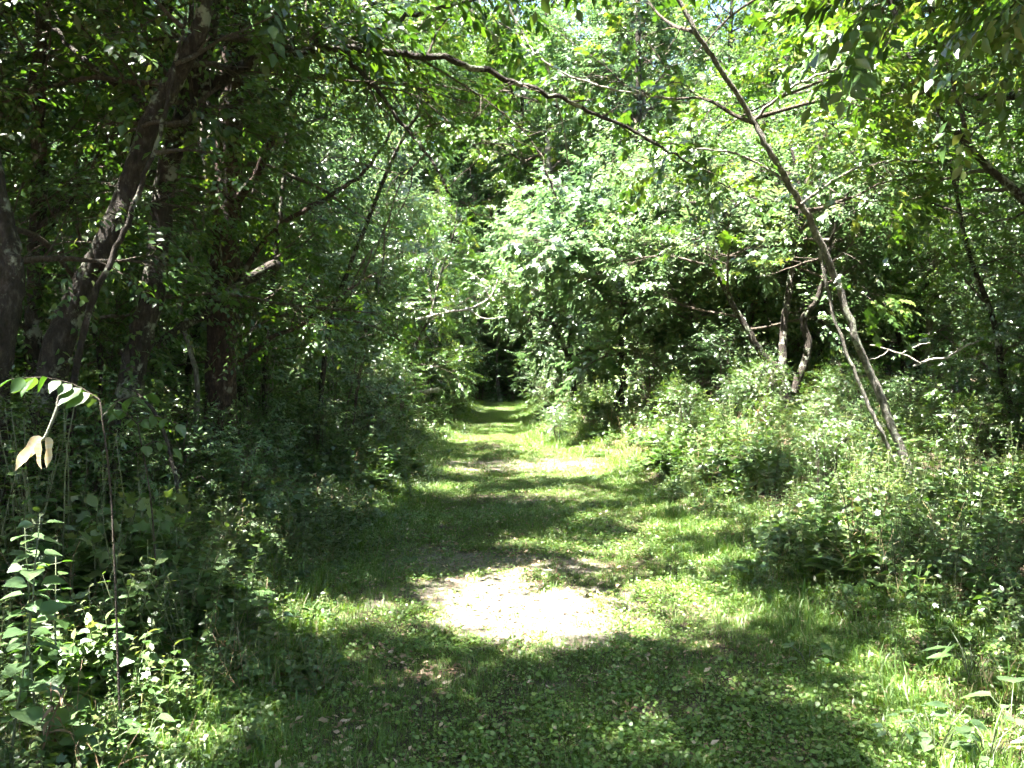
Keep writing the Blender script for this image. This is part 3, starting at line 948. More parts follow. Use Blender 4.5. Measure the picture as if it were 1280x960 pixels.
# ------------------------------------------------------------------ the wood around: individual trees
WOOD = [
    # stock, px, depth, scale, label
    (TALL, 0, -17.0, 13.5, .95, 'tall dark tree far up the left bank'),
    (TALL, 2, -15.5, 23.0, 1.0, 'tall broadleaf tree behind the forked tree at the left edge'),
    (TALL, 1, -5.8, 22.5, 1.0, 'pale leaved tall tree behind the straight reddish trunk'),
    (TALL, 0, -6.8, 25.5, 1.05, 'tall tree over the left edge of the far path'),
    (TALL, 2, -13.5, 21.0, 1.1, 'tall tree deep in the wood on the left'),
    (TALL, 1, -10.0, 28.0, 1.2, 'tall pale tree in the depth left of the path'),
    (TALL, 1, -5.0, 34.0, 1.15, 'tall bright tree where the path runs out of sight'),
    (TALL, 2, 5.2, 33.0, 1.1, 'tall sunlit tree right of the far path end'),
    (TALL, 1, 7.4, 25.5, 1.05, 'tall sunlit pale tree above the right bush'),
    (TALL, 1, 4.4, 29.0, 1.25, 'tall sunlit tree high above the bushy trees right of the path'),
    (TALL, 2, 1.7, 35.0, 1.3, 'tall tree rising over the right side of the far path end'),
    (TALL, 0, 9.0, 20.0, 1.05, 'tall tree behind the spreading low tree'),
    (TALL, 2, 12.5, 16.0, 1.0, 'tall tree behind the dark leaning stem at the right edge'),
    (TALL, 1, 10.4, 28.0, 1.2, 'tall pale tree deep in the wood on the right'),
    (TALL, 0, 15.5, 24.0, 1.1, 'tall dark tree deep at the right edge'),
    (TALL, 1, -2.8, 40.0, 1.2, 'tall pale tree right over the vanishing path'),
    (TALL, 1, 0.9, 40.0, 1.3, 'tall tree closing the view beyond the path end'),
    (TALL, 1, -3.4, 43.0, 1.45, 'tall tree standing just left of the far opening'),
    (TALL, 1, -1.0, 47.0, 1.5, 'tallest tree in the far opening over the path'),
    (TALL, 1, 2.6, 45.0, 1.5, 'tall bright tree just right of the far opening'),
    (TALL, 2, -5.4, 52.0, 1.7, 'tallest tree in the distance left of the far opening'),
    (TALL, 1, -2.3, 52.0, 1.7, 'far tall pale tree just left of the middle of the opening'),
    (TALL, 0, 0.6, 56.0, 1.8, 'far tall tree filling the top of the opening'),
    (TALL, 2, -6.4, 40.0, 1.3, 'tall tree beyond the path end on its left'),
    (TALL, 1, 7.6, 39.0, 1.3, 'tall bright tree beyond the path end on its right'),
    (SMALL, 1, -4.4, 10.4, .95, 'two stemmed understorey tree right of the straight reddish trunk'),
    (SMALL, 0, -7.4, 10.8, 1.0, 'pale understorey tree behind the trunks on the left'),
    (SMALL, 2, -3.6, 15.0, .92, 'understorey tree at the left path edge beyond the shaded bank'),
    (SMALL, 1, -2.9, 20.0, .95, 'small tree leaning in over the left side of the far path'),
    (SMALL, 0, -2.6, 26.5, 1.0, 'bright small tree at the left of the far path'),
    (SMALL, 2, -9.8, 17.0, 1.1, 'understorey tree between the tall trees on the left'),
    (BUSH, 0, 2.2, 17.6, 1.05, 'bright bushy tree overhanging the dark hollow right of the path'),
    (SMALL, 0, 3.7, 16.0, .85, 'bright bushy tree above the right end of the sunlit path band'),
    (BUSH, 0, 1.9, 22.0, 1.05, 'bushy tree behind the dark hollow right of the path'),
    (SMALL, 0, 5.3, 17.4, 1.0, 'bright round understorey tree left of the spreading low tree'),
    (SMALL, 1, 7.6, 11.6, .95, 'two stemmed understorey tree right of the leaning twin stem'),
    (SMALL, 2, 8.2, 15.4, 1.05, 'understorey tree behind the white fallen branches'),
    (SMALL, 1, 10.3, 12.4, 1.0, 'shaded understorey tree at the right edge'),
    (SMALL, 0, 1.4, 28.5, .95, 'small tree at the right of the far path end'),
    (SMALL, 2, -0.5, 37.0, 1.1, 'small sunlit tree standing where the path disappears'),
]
for i, (pool, k, x, y, s, lab) in enumerate(WOOD):
    plant_stock(pool[k], (x, y), i * 1.7 + .4, s, lab, 'tree', 'trees of the surrounding wood')

# the thicket between and behind them: alike small trees, leafy to the ground
ORD = 'second third fourth fifth sixth seventh eighth ninth tenth eleventh twelfth thirteenth fourteenth fifteenth sixteenth seventeenth eighteenth'.split()


def by_order(roots, text):
    roots = sorted(roots, key=lambda o: o.location.x / o.location.y)
    for i, o in enumerate(roots):
        o['label'] = text + ', ' + ('leftmost' if i == 0 else 'rightmost' if i == len(roots) - 1 else ORD[i - 1] + ' from left')


TH = np.random.default_rng(91)
spots = []
for (x0, x1, y0, y1, n, wh) in [
        (-15, -3.4, 11, 16, 8, 'behind the dark trunks on the left'), (-15, -3.4, 16, 22, 8, 'in the middle distance left of the path'),
        (-15, -3.0, 22, 38, 16, 'deep in the wood left of the path'), (4.5, 15, 15, 22, 9, 'behind the leaning twin stem on the right'),
        (2.6, 16, 22, 38, 18, 'deep in the wood right of the path'), (-4, 4, 38, 46, 10, 'closing the view behind the path end'),
        (-20, 20, 40, 50, 14, 'at the back of the wood'), (-11, -6.5, 6, 11, 5, 'between the trunks at the left edge'),
        (8.5, 13, 7, 14, 5, 'in the shade at the right edge')]:
    got = tries = 0
    while got < n and tries < 400:
        tries += 1
        q = (TH.uniform(x0, x1), TH.uniform(y0, y1))
        if all((q[0] - a) ** 2 + (q[1] - b) ** 2 > 1.9 for a, b, _ in spots):
            spots.append((*q, wh))
            got += 1
made = {}
for i, (x, y, wh) in enumerate(spots):
    made.setdefault(wh, []).append(plant_stock(SMALL[i % 3], (x, y), TH.uniform(0, 6.28), TH.uniform(.8, 1.25), 'small tree in the thicket ' + wh, 'tree',
                                               'thicket trees ' + wh))
for wh, roots in made.items():
    by_order(roots, 'small tree in the thicket ' + wh)

SHRUBS = [
    (1, -1.5, 37.0, 1.25, 'pale shrub in the very end of the path, left of its middle'), (1, 0.2, 37.5, 1.2, 'pale shrub in the very end of the path, right of its middle'),
    (1, -0.8, 40.0, 1.6, 'tall pale shrub closing the end of the path'),
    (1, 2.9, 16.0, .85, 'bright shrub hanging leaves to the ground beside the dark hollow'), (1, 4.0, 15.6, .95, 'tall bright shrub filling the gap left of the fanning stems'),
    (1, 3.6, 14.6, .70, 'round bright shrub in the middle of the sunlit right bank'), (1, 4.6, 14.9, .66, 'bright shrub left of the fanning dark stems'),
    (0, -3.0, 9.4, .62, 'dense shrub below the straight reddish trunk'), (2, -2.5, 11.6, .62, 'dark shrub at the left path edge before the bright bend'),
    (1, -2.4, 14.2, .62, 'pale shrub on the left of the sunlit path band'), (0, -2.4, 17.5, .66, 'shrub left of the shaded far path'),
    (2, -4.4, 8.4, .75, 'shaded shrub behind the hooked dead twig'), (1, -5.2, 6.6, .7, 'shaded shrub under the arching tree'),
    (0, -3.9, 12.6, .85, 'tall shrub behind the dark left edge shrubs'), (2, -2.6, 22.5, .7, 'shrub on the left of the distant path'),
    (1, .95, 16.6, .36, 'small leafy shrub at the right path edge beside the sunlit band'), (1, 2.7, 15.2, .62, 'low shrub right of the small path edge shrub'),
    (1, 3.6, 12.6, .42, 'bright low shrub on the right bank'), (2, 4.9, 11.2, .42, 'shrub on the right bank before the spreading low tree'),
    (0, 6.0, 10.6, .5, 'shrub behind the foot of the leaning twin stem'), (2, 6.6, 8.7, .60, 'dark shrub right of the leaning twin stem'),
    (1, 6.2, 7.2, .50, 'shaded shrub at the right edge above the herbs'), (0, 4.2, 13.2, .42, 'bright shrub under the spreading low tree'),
    (2, 3.4, 21.0, .8, 'dark shrub inside the hollow right of the path'), (1, 1.6, 27.0, .8, 'shrub on the right of the distant path'),
    (0, 8.0, 9.6, .8, 'tall shaded shrub at the right edge'), (1, -6.6, 9.0, .9, 'tall shrub between the trunks on the left'),
    (0, -2.4, 30.0, .9, 'shrub at the left of the far path end'), (2, 1.0, 33.0, .9, 'shrub closing the far path end on the right')]
for i, (k, x, y, s, lab) in enumerate(SHRUBS):
    plant_stock(SHRUB[k], (x, y), i * 2.1, s, lab, 'shrub', 'shrubs along the path')

SR = np.random.default_rng(17)
for (x0, x1, y0, y1, n, wh) in [(3.0, 8.0, 6.5, 11, 12, 'among the tall herbs of the right bank'), (2.6, 7.0, 11, 16, 9, 'under the sunlit trees of the right bank'),
                                (-3.3, -2.1, 5.6, 10.5, 9, 'crowding the left verge of the path'), (-5.0, -2.6, 4.2, 6.4, 6, 'in the deep shade below the leaning black trunk'),
                                (-7.0, -3.0, 5.5, 10, 10, 'among the shaded herbs of the left bank'), (-5.5, -2.6, 10, 18, 8, 'behind the left edge of the path')]:
    made = []
    for k in range(n):
        q = (SR.uniform(x0, x1), SR.uniform(y0, y1))
        if x0 == 3.0 and 3.6 < q[0] * 8.6 / q[1] < 6.6:      # the twin stem's foot stays in view
            q = (q[0], q[1] * .5 + 5.9)
        made.append(plant_stock(SHRUB[k % 3], q, SR.uniform(0, 6.28), SR.uniform(.26, .40) if x0 == 3.0 else SR.uniform(.28, .42) if x0 in (2.6, -3.3) else SR.uniform(.34, .46) if x0 == -5.0 else SR.uniform(.34, .66), 'leafy low shrub ' + wh, 'shrub', 'low shrubs ' + wh))
    by_order(made, 'leafy low shrub ' + wh)


# ------------------------------------------------------------------ scattered masses: far wood, undergrowth, grass
def scatter(name, protos, pos, rot, scl, idx):
    me = bpy.data.meshes.new(name)
    me.vertices.add(len(pos))
    me.vertices.foreach_set('co', np.asarray(pos, np.float32).ravel())
    for an, ty, key, val in (('rot', 'FLOAT_VECTOR', 'vector', rot), ('scl', 'FLOAT', 'value', scl), ('idx', 'INT', 'value', idx)):
        a = me.attributes.new(an, ty, 'POINT')
        a.data.foreach_set(key, np.asarray(val, np.int32 if ty == 'INT' else np.float32).ravel())
    o = link(name, me)
    pc = bpy.data.collections.new(name + '_pieces')
    for i, pm in enumerate(protos):
        pc.objects.link(bpy.data.objects.new('%s_piece_%02d' % (name, i), pm))
    ng = bpy.data.node_groups.new(name, 'GeometryNodeTree')
    ng.interface.new_socket('Geometry', in_out='INPUT', socket_type='NodeSocketGeometry')
    ng.interface.new_socket('Geometry', in_out='OUTPUT', socket_type='NodeSocketGeometry')
    gi, go = ng.nodes.new('NodeGroupInput'), ng.nodes.new('NodeGroupOutput')
    ip = ng.nodes.new('GeometryNodeInstanceOnPoints')
    ci = ng.nodes.new('GeometryNodeCollectionInfo')
    ci.inputs['Collection'].default_value = pc
    ci.inputs['Separate Children'].default_value = True
    ci.inputs['Reset Children'].default_value = True

    def attr(n, t):
        a = ng.nodes.new('GeometryNodeInputNamedAttribute')
        a.data_type = t
        a.inputs['Name'].default_value = n
        return a.outputs['Attribute']
    ng.links.new(gi.outputs[0], ip.inputs['Points'])
    ng.links.new(ci.outputs[0], ip.inputs['Instance'])
    ip.inputs['Pick Instance'].default_value = True
    ng.links.new(attr('idx', 'INT'), ip.inputs['Instance Index'])
    ng.links.new(attr('rot', 'FLOAT_VECTOR'), ip.inputs['Rotation'])
    ng.links.new(attr('scl', 'FLOAT'), ip.inputs['Scale'])
    ng.links.new(ip.outputs[0], go.inputs[0])
    md = o.modifiers.new('scatter', 'NODES')
    md.node_group = ng
    return o


def rots(rng, n, lean=0.12):
    return np.stack([rng.normal(0, lean, n), rng.normal(0, lean, n), rng.uniform(0, 6.28, n)], -1)


# far wood: reads as one mass behind the last trees one can tell apart
rng = np.random.default_rng(55)
fx, fy = [], []
for k in range(130):
    y = rng.uniform(44, 85)
    fx.append(rng.uniform(-.78, .78) * y)
    fy.append(y)
for k in range(46):                                   # the wood goes on beside and behind the viewpoint too
    a = rng.uniform(0, 2 * math.pi)
    r = rng.uniform(17, 34)
    if not (abs(math.sin(a)) < .85 and math.cos(a) > 0):
        fx.append(r * math.sin(a))
        fy.append(r * math.cos(a))
fx, fy = np.array(fx), np.array(fy)


def joined(name, parts):
    V, L, S, MI, T, mats, off = [], [], [], [], [], [], 0
    for i, (pn, me, kd) in enumerate(parts):
        n = len(me.vertices)
        v = np.empty(n * 3, np.float32)
        me.vertices.foreach_get('co', v)
        l = np.empty(len(me.loops), np.int32)
        me.loops.foreach_get('vertex_index', l)
        s = np.empty(len(me.polygons), np.int32)
        me.polygons.foreach_get('loop_total', s)
        t = np.full(n, .5, np.float32)
        if 'tint' in me.attributes:
            me.attributes['tint'].data.foreach_get('value', t)
        V.append(v.reshape(-1, 3)); L.append(l + off); S.append(s); MI.append(np.full(len(s), i)); T.append(t); mats.append(me.materials[0])
        off += n
    return new_mesh(name, np.vstack(V), np.concatenate(L), np.concatenate(S), mats, np.concatenate(T), mat_idx=np.concatenate(MI))


far = scatter('far_wood', [joined('far_wood', [p for p in t[1] if p[0] != 'twigs']) for t in TALL + SMALL[:2]], np.stack([fx, fy, terrain(fx, fy)], -1),
              rots(rng, len(fx), .03), rng.uniform(1.1, 1.8, len(fx)), rng.integers(0, 5, len(fx)))
tag(far, 'mass of tall trees far behind the path end', 'woodland', kind='stuff')


# herbs
def herb_mesh(seed, h, n_pairs, leaf, kind='ovate', spread=.6, mat=M_HERB, stems=1, droop=.2):
    rng = np.random.default_rng(seed)
    tb, P, D, Z, T = Tubes(), [], [], [], []
    for s in range(stems):
        d = np.array([rng.normal(0, .25), rng.normal(0, .25), 1.0]) if stems > 1 else np.array([rng.normal(0, .1), rng.normal(0, .1), 1.0])
        A = arm(rng, np.append(rng.normal(0, .03 * stems, 2), -.03), d, h * rng.uniform(.75, 1.1), 6, .07)
        tb.add(A, np.linspace(.0045, .0018, 7), 4)
        a0 = rng.uniform(0, 6.28)
        for i in range(n_pairs):
            t = .22 + .78 * (i + .5) / n_pairs
            q = A[min(int(t * 6), 5)] + (A[min(int(t * 6) + 1, 6)] - A[min(int(t * 6), 5)]) * (t * 6 % 1)
            for k in (0, 1):
                az = a0 + i * 1.57 + k * 3.14 + rng.normal(0, .3)
                P.append(q); D.append((math.cos(az), math.sin(az), rng.uniform(-droop, .25)))
                Z.append(leaf * rng.uniform(.7, 1.2) * (1.15 - .55 * t)); T.append(np.clip(rng.normal(.38 + .15 * t, .12), 0, 1))
        P.append(A[-1]); D.append((.6, .3, .5)); Z.append(leaf * .5); T.append(.7)
    V, L, S, TT = place_leaves(np.array(P), np.array(D), np.array(Z), kind, rng, .35, np.array(T))
    tm = tb.mesh('t', M_STEM)
    n0 = len(tm.vertices)
    tv = np.empty(n0 * 3, np.float32); tm.vertices.foreach_get('co', tv)
    tl = np.empty(len(tm.loops), np.int32); tm.loops.foreach_get('vertex_index', tl)
    ts = np.empty(len(tm.polygons), np.int32); tm.polygons.foreach_get('loop_total', ts)
    return new_mesh('herb', np.vstack([tv.reshape(-1, 3), V]), np.concatenate([tl, L + n0]), np.concatenate([ts, S]), [M_STEM, mat],
                    np.concatenate([np.full(n0, .4), TT]), mat_idx=np.concatenate([np.zeros(len(ts)), np.ones(len(S))]))


def low_mesh(seed, n, r, leaf, mat=M_HERB, kind='round', h=.06):
    """a mat of small leaves held on hidden stalks just above the soil"""
    rng = np.random.default_rng(seed)
    a, q = rng.uniform(0, 6.28, n), r * np.sqrt(rng.random(n))
    P = np.stack([q * np.cos(a), q * np.sin(a), rng.uniform(.015, h, n)], -1)
    b = rng.uniform(0, 6.28, n)
    D = np.stack([np.cos(b), np.sin(b), rng.normal(0, .25, n)], -1)
    V, L, S, T = place_leaves(P, D, leaf * rng.uniform(.6, 1.25, n), kind, rng, .35, np.clip(rng.normal(.5, .18, n), 0, 1))
    return new_mesh('low_leaf_mat', V, L, S, mat, T)


def tuft_mesh(seed, n, r, h, w, mat=M_GRASS, dry=.06):
    rng = np.random.default_rng(seed)
    V, L, T, k = [], [], [], 0
    for i in range(n):
        a, q = rng.uniform(0, 6.28), r * math.sqrt(rng.random())
        b = np.array([q * math.cos(a), q * math.sin(a), -.01])
        lean = np.array([math.cos(a + rng.normal(0, 1.1)), math.sin(a + rng.normal(0, 1.1)), 0]) * rng.uniform(.15, .85)
        hh = h * rng.uniform(.45, 1.15)
        sd_ = np.array([-lean[1], lean[0], 0]) / (np.linalg.norm(lean) + 1e-6) * w * rng.uniform(.6, 1.2)
        p1, p2 = b + (lean * .25 + [0, 0, .55]) * hh, b + (lean * .9 + [0, 0, .95 - .3 * np.linalg.norm(lean)]) * hh
        V += [b - sd_ * .5, b + sd_ * .5, p1 + sd_ * .4, p1 - sd_ * .4, p2]
        L += [k, k + 1, k + 2, k + 3, k + 3, k + 2, k + 4]
        T += [1.0 if rng.random() < dry else float(np.clip(rng.normal(.45, .18), 0, .85))] * 5
        k += 5
    return new_mesh('grass_tuft', np.array(V), L, [4, 3] * n, mat, T)


def litter_mesh(seed, n, r, leaf):
    rng = np.random.default_rng(seed)
    a, q = rng.uniform(0, 6.28, n), r * np.sqrt(rng.random(n))
    P = np.stack([q * np.cos(a), q * np.sin(a), rng.uniform(.004, .02, n)], -1)
    b = rng.uniform(0, 6.28, n)
    D = np.stack([np.cos(b), np.sin(b), rng.normal(0, .25, n)], -1)
    V, L, S, T = place_leaves(P, D, leaf * rng.uniform(.5, 1.2, n), 'rhomb', rng, .4, rng.uniform(0, 1, n))
    return new_mesh('litter', V, L, S, M_DRY, T)


rng = np.random.default_rng(77)


# grass of the path and its verges
N = 110000
y = 1.6 + 36 * rng.random(N) ** 2.1
x = path_mid(y) + rng.uniform(-1, 1, N) * (path_half(y) + np.where(rng.random(N) < .4, 1.1, .25))
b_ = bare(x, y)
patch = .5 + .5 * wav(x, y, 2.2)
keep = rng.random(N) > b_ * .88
keep &= rng.random(N) > .35 * (1 - patch) * (y < 12)
x, y, patch = x[keep], y[keep], patch[keep]
off = np.abs(x - path_mid(y)) / path_half(y)
sc = rng.uniform(.5, 1.05, len(x)) * (.60 + .50 * sstep(.6, 1.3, off)) * (1 + .012 * y)
sc = np.where(rng.random(len(x)) < .07, sc * 1.9, sc)
tufts = [tuft_mesh(300 + i, 22, .07, .070 + .014 * (i % 3), .0042, dry=.02 + .02 * i) for i in range(5)]
grass = scatter('grass', tufts, np.stack([x, y, terrain(x, y)], -1), rots(rng, len(x), .10), sc, rng.integers(0, 5, len(x)))
tag(grass, 'short green grass covering the path and its verges', 'grass', kind='stuff')

# clover and creeping leaves in the grass
N = 26000
y = 1.6 + 20 * rng.random(N) ** 1.9
x = path_mid(y) + rng.uniform(-1, 1, N) * (path_half(y) + .9)
keep = (rng.random(N) > bare(x, y) * 1.0) & (wav(x, y, 1.9) + rng.normal(0, .45, N) > -.05)
x, y = x[keep], y[keep]
mats_ = [low_mesh(330 + i, 18, .12, .013 + .004 * (i % 3), M_GRASS) for i in range(4)] + [low_mesh(340, 9, .11, .028, M_GRASS, kind='ovate')]
clover = scatter('clover', mats_, np.stack([x, y, terrain(x, y)], -1), rots(rng, len(x), .06), rng.uniform(.6, 1.1, len(x)), rng.integers(0, 5, len(x)))
tag(clover, 'small round clover leaves growing low among the path grass', 'ground cover', kind='stuff')

# dead leaves on the ground
N = 5200
y = 1.5 + 24 * rng.random(N) ** 1.7
x = path_mid(y) + rng.normal(0, 2.6, N)
bx, by = path_mid(5.2) + rng.normal(0, .75, 260), rng.uniform(2.2, 7.5, 260)
kb = bare(bx, by) > .25
x, y = np.concatenate([x, bx[kb]]), np.concatenate([y, by[kb]])
N = len(x)
lit_ = [litter_mesh(350 + i, 7, .14, .045) for i in range(4)]
litter = scatter('leaf_litter', lit_, np.stack([x, y, terrain(x, y) + .006], -1), rots(rng, N, .05), rng.uniform(.5, 1.1, N), rng.integers(0, 4, N))
tag(litter, 'scattered brown dead leaves on the soil and path', 'leaf litter', kind='stuff')

# undergrowth of the banks
def fern_mesh(seed, n, L):
    """arching fronds with paired leaflets"""
    rng = np.random.default_rng(seed)
    P, D, Z, T = [], [], [], []
    for f in range(n):
        az = f * 2.4 + rng.normal(0, .3)
        for i in range(16):
            t = .15 + .85 * i / 15
            q = np.array([math.cos(az) * L * .8 * t, math.sin(az) * L * .8 * t, L * (.85 * t - .62 * t * t)])
            for k in (-1, 1):
                P.append(q); D.append((math.cos(az + k * 1.25), math.sin(az + k * 1.25), -.1))
                Z.append(.30 * L * math.sin(math.pi * min(1, .25 + .75 * t)) * rng.uniform(.85, 1.1) + .012); T.append(.45 + rng.normal(0, .08))
    V, Lo, S, TT = place_leaves(np.array(P), np.array(D), np.array(Z), 'rhomb', rng, .12, np.array(T))
    return new_mesh('fern', V * np.array([1, 1, 1.0]), Lo, S, M_HERB, TT)


def dead_stalk_mesh(seed, n, h):
    rng = np.random.default_rng(seed)
    tb = Tubes()
    for k in range(n):
        A = arm(rng, np.append(rng.normal(0, .06, 2), -.03), (rng.normal(0, .35), rng.normal(0, .35), 1), h * rng.uniform(.5, 1.1), 5, .14)
        tb.add(A, np.linspace(.004, .0015, 6), 3)
        tb.add(arm(rng, A[3], sideways(rng, A[3] - A[2], .8), h * .3, 3, .2), np.linspace(.0025, .001, 4), 3)
    me = tb.mesh('dead_stalk', M_DRY)
    a = me.attributes.new('tint', 'FLOAT', 'POINT')
    a.data.foreach_set('value', rng.uniform(.2, .8, len(me.vertices)).astype(np.float32))
    return me


herbs = [herb_mesh(400, .55, 6, .085), herb_mesh(401, .70, 7, .075), herb_mesh(402, .45, 5, .10), herb_mesh(403, .60, 6, .065, stems=3),
         herb_mesh(404, .35, 4, .075, stems=3), herb_mesh(405, .30, 3, .11, 'lobed', stems=2), low_mesh(406, 24, .20, .050, kind='ovate', h=.18),
         low_mesh(407, 18, .18, .048, kind='round', h=.16), tuft_mesh(408, 26, .08, .34, .006, dry=.25),
         fern_mesh(409, 6, .42), fern_mesh(410, 5, .34), herb_mesh(411, .42, 4, .17, 'ovate', stems=2, droop=.5), herb_mesh(412, .5, 4, .15, 'lobed', stems=2, droop=.5),
         herb_mesh(413, .75, 10, .055), dead_stalk_mesh(414, 5, .6), herb_mesh(415, .55, 8, .10, 'rhomb', stems=2)]
N = 26000
y = 1.7 + 30 * rng.random(N) ** 1.6
side = np.where(rng.random(N) < .5, -1, 1)
out_ = rng.random(N) ** 1.35 * (2.5 + .42 * y)
w = path_half(y) * np.where(side < 0, .86, 1.02) + np.where((side > 0) & (y < 5.5), .35, 0)
x = path_mid(y) + side * (w + out_) + .18 * wav(y, side * 3.0, 2.0)
tall = sstep(0, 1.0, out_) * sstep(1.8, 4.5, y)
idx = np.where(rng.random(N) < .35 + .5 * (1 - tall), rng.integers(4, 9, N), rng.choice([0, 1, 2, 3, 4, 5, 9, 10, 11, 12, 13, 14, 15], N))
species = np.clip(((wav(x * .9 + 7, y, .9) + 1) * 3.5).astype(int), 0, 6)       # drifts of one kind
idx = np.where((rng.random(N) < .45) & (tall > .5), np.array([0, 11, 3, 15, 9, 12, 13])[species], idx)
sc = rng.uniform(.55, 1.05, N) * (.50 + .62 * tall) * (1 + .008 * y) * (.80 + .46 * wav(x, y, 1.15) + .2 * wav(x, y, 3.7)) * np.where(side > 0, .90, 1.0)
a_, b_2, _d = to_pix(np.stack([x, y, terrain(x, y)], -1))
keep = (np.hypot(x, y) > 1.9) & ~((((a_ - 755) / 70) ** 2 + ((b_2 - 568) / 20) ** 2 < 1) & (rng.random(N) < .85)) & ~((out_ < .35) & (rng.random(N) < .45))
x, y, idx, sc = x[keep], y[keep], idx[keep], sc[keep]
under = scatter('undergrowth', herbs, np.stack([x, y, terrain(x, y)], -1), rots(rng, len(x), .14), sc, idx)
tag(under, 'dense mass of leafy herbs covering both banks of the path', 'undergrowth', kind='stuff')


# ------------------------------------------------------------------ dead wood
def dead_branch(name, label, arms_, mat, seed, cat='branch'):
    rng = np.random.default_rng(seed)
    first = np.array([pix(*q) for q in arms_[0][0]])
    base = first[0]
    root = thing(name, label, cat, base)
    for i, (pts, r0, r1) in enumerate(arms_):
        C, R = catmull(np.array([pix(*q) for q in pts]), np.linspace(r0, r1, len(pts)), 6)
        tb = Tubes()
        tb.add(C + rng.normal(0, .004, C.shape), R, 8, .10, rng)
        link('stem' if i == 0 else 'side_branch', tb.mesh('dead_branch', mat, base), root)
    return root


dead_branch('fallen_branch', 'white dead branch lying in the dark shrubs right of the twin stem',
            [([(1224, 426, 10.2), (1206, 433, 10.2), (1186, 446, 10.1), (1164, 449, 10.1), (1143, 457, 10.0)], .012, .017),
             ([(1186, 446, 10.1), (1196, 440, 10.0), (1202, 428, 9.9), (1214, 420, 9.9)], .008, .003), ([(1112, 437, 10.05), (1100, 446, 10.0), (1086, 449, 10.0)], .007, .003),
             ([(1150, 455, 10.0), (1130, 443, 10.0), (1088, 431, 10.1)], .015, .008), ([(1128, 442, 10.0), (1146, 432, 10.0), (1163, 428, 10.0)], .012, .006)], M_DEADWOOD, 501)
dead_branch('broken_limb', 'thick dead limb with a pale broken end leaning on the straight reddish trunk',
            [([(160, 470, 6.62), (180, 445, 7.2), (222, 412, 7.7), (262, 386, 8.0), (302, 354, 8.1), (345, 330, 8.15)], .03, .06),
             ([(268, 384, 8.0), (276, 330, 7.9), (274, 285, 7.9)], .02, .008)], M_BARK, 502)
dead_branch('hanging_twig', 'black hooked dead twig drooping over the left herbs',
            [([(150, 480, 6.4), (182, 500, 5.6), (205, 540, 5.2), (214, 575, 5.1), (224, 614, 5.0)], .010, .013)], M_BARK, 503)
dead_branch('bare_branch', 'pale bare forked branch hanging over the far path', [([(520, 400, 19), (560, 390, 19), (585, 386, 19), (612, 372, 19), (622, 350, 19)], .035, .015),
            ([(585, 386, 19), (605, 398, 19), (632, 396, 19)], .022, .010), ([(612, 372, 19), (600, 350, 19), (580, 338, 19)], .016, .008)], M_DEADWOOD, 504)
dead_branch('sunlit_branch', 'pale sunlit bare branch dropping from the top centre', [([(600, -70, 8.6), (650, 36, 8.5), (682, 78, 8.4), (742, 106, 8.3), (800, 118, 8.2), (860, 128, 8.2)], .017, .006),
            ([(682, 78, 8.4), (702, 150, 8.5), (712, 215, 8.6)], .014, .006)], M_DEADWOOD, 505)
dead_branch('fallen_stick', 'short brown stick leaning in the herbs below the twin stem', [([(1030, 662, 6.6), (1046, 646, 6.6), (1072, 622, 6.65)], .014, .011)], M_BARK_PALE, 506)
dead_branch('fallen_log', 'pale log lying at the left side of the far path', [([(505, 494, 20), (525, 491, 20), (548, 487, 20)], .07, .06)], M_DEADWOOD, 507)


# ------------------------------------------------------------------ plants near the camera, leaf by leaf
def big_leaf(name, outline, mat, seed, curl=.10, fold=.12):
    """outline: half widths along the leaf; five columns across, so that the blade folds at the midrib and curls"""
    rng = np.random.default_rng(seed)
    n = len(outline)
    V, L, S = [], [], []
    for i, w in enumerate(outline):
        t = i / (n - 1)
        for k in (-1, -.5, 0, .5, 1):
            ser = 1 + (.10 if (i % 2 and abs(k) == 1) else 0)
            V.append((t - .06 * abs(k) * (w > .2) * (t < .3), k * w * ser, fold * abs(k) * w * 2 - curl * t * t + rng.normal(0, .008)))
    for i in range(n - 1):
        for k in range(4):
            L += [i * 5 + k, (i + 1) * 5 + k, (i + 1) * 5 + k + 1, i * 5 + k + 1]
            S.append(4)
    return new_mesh(name, np.array(V), L, S, mat, np.full(len(V), .42), smooth=True)


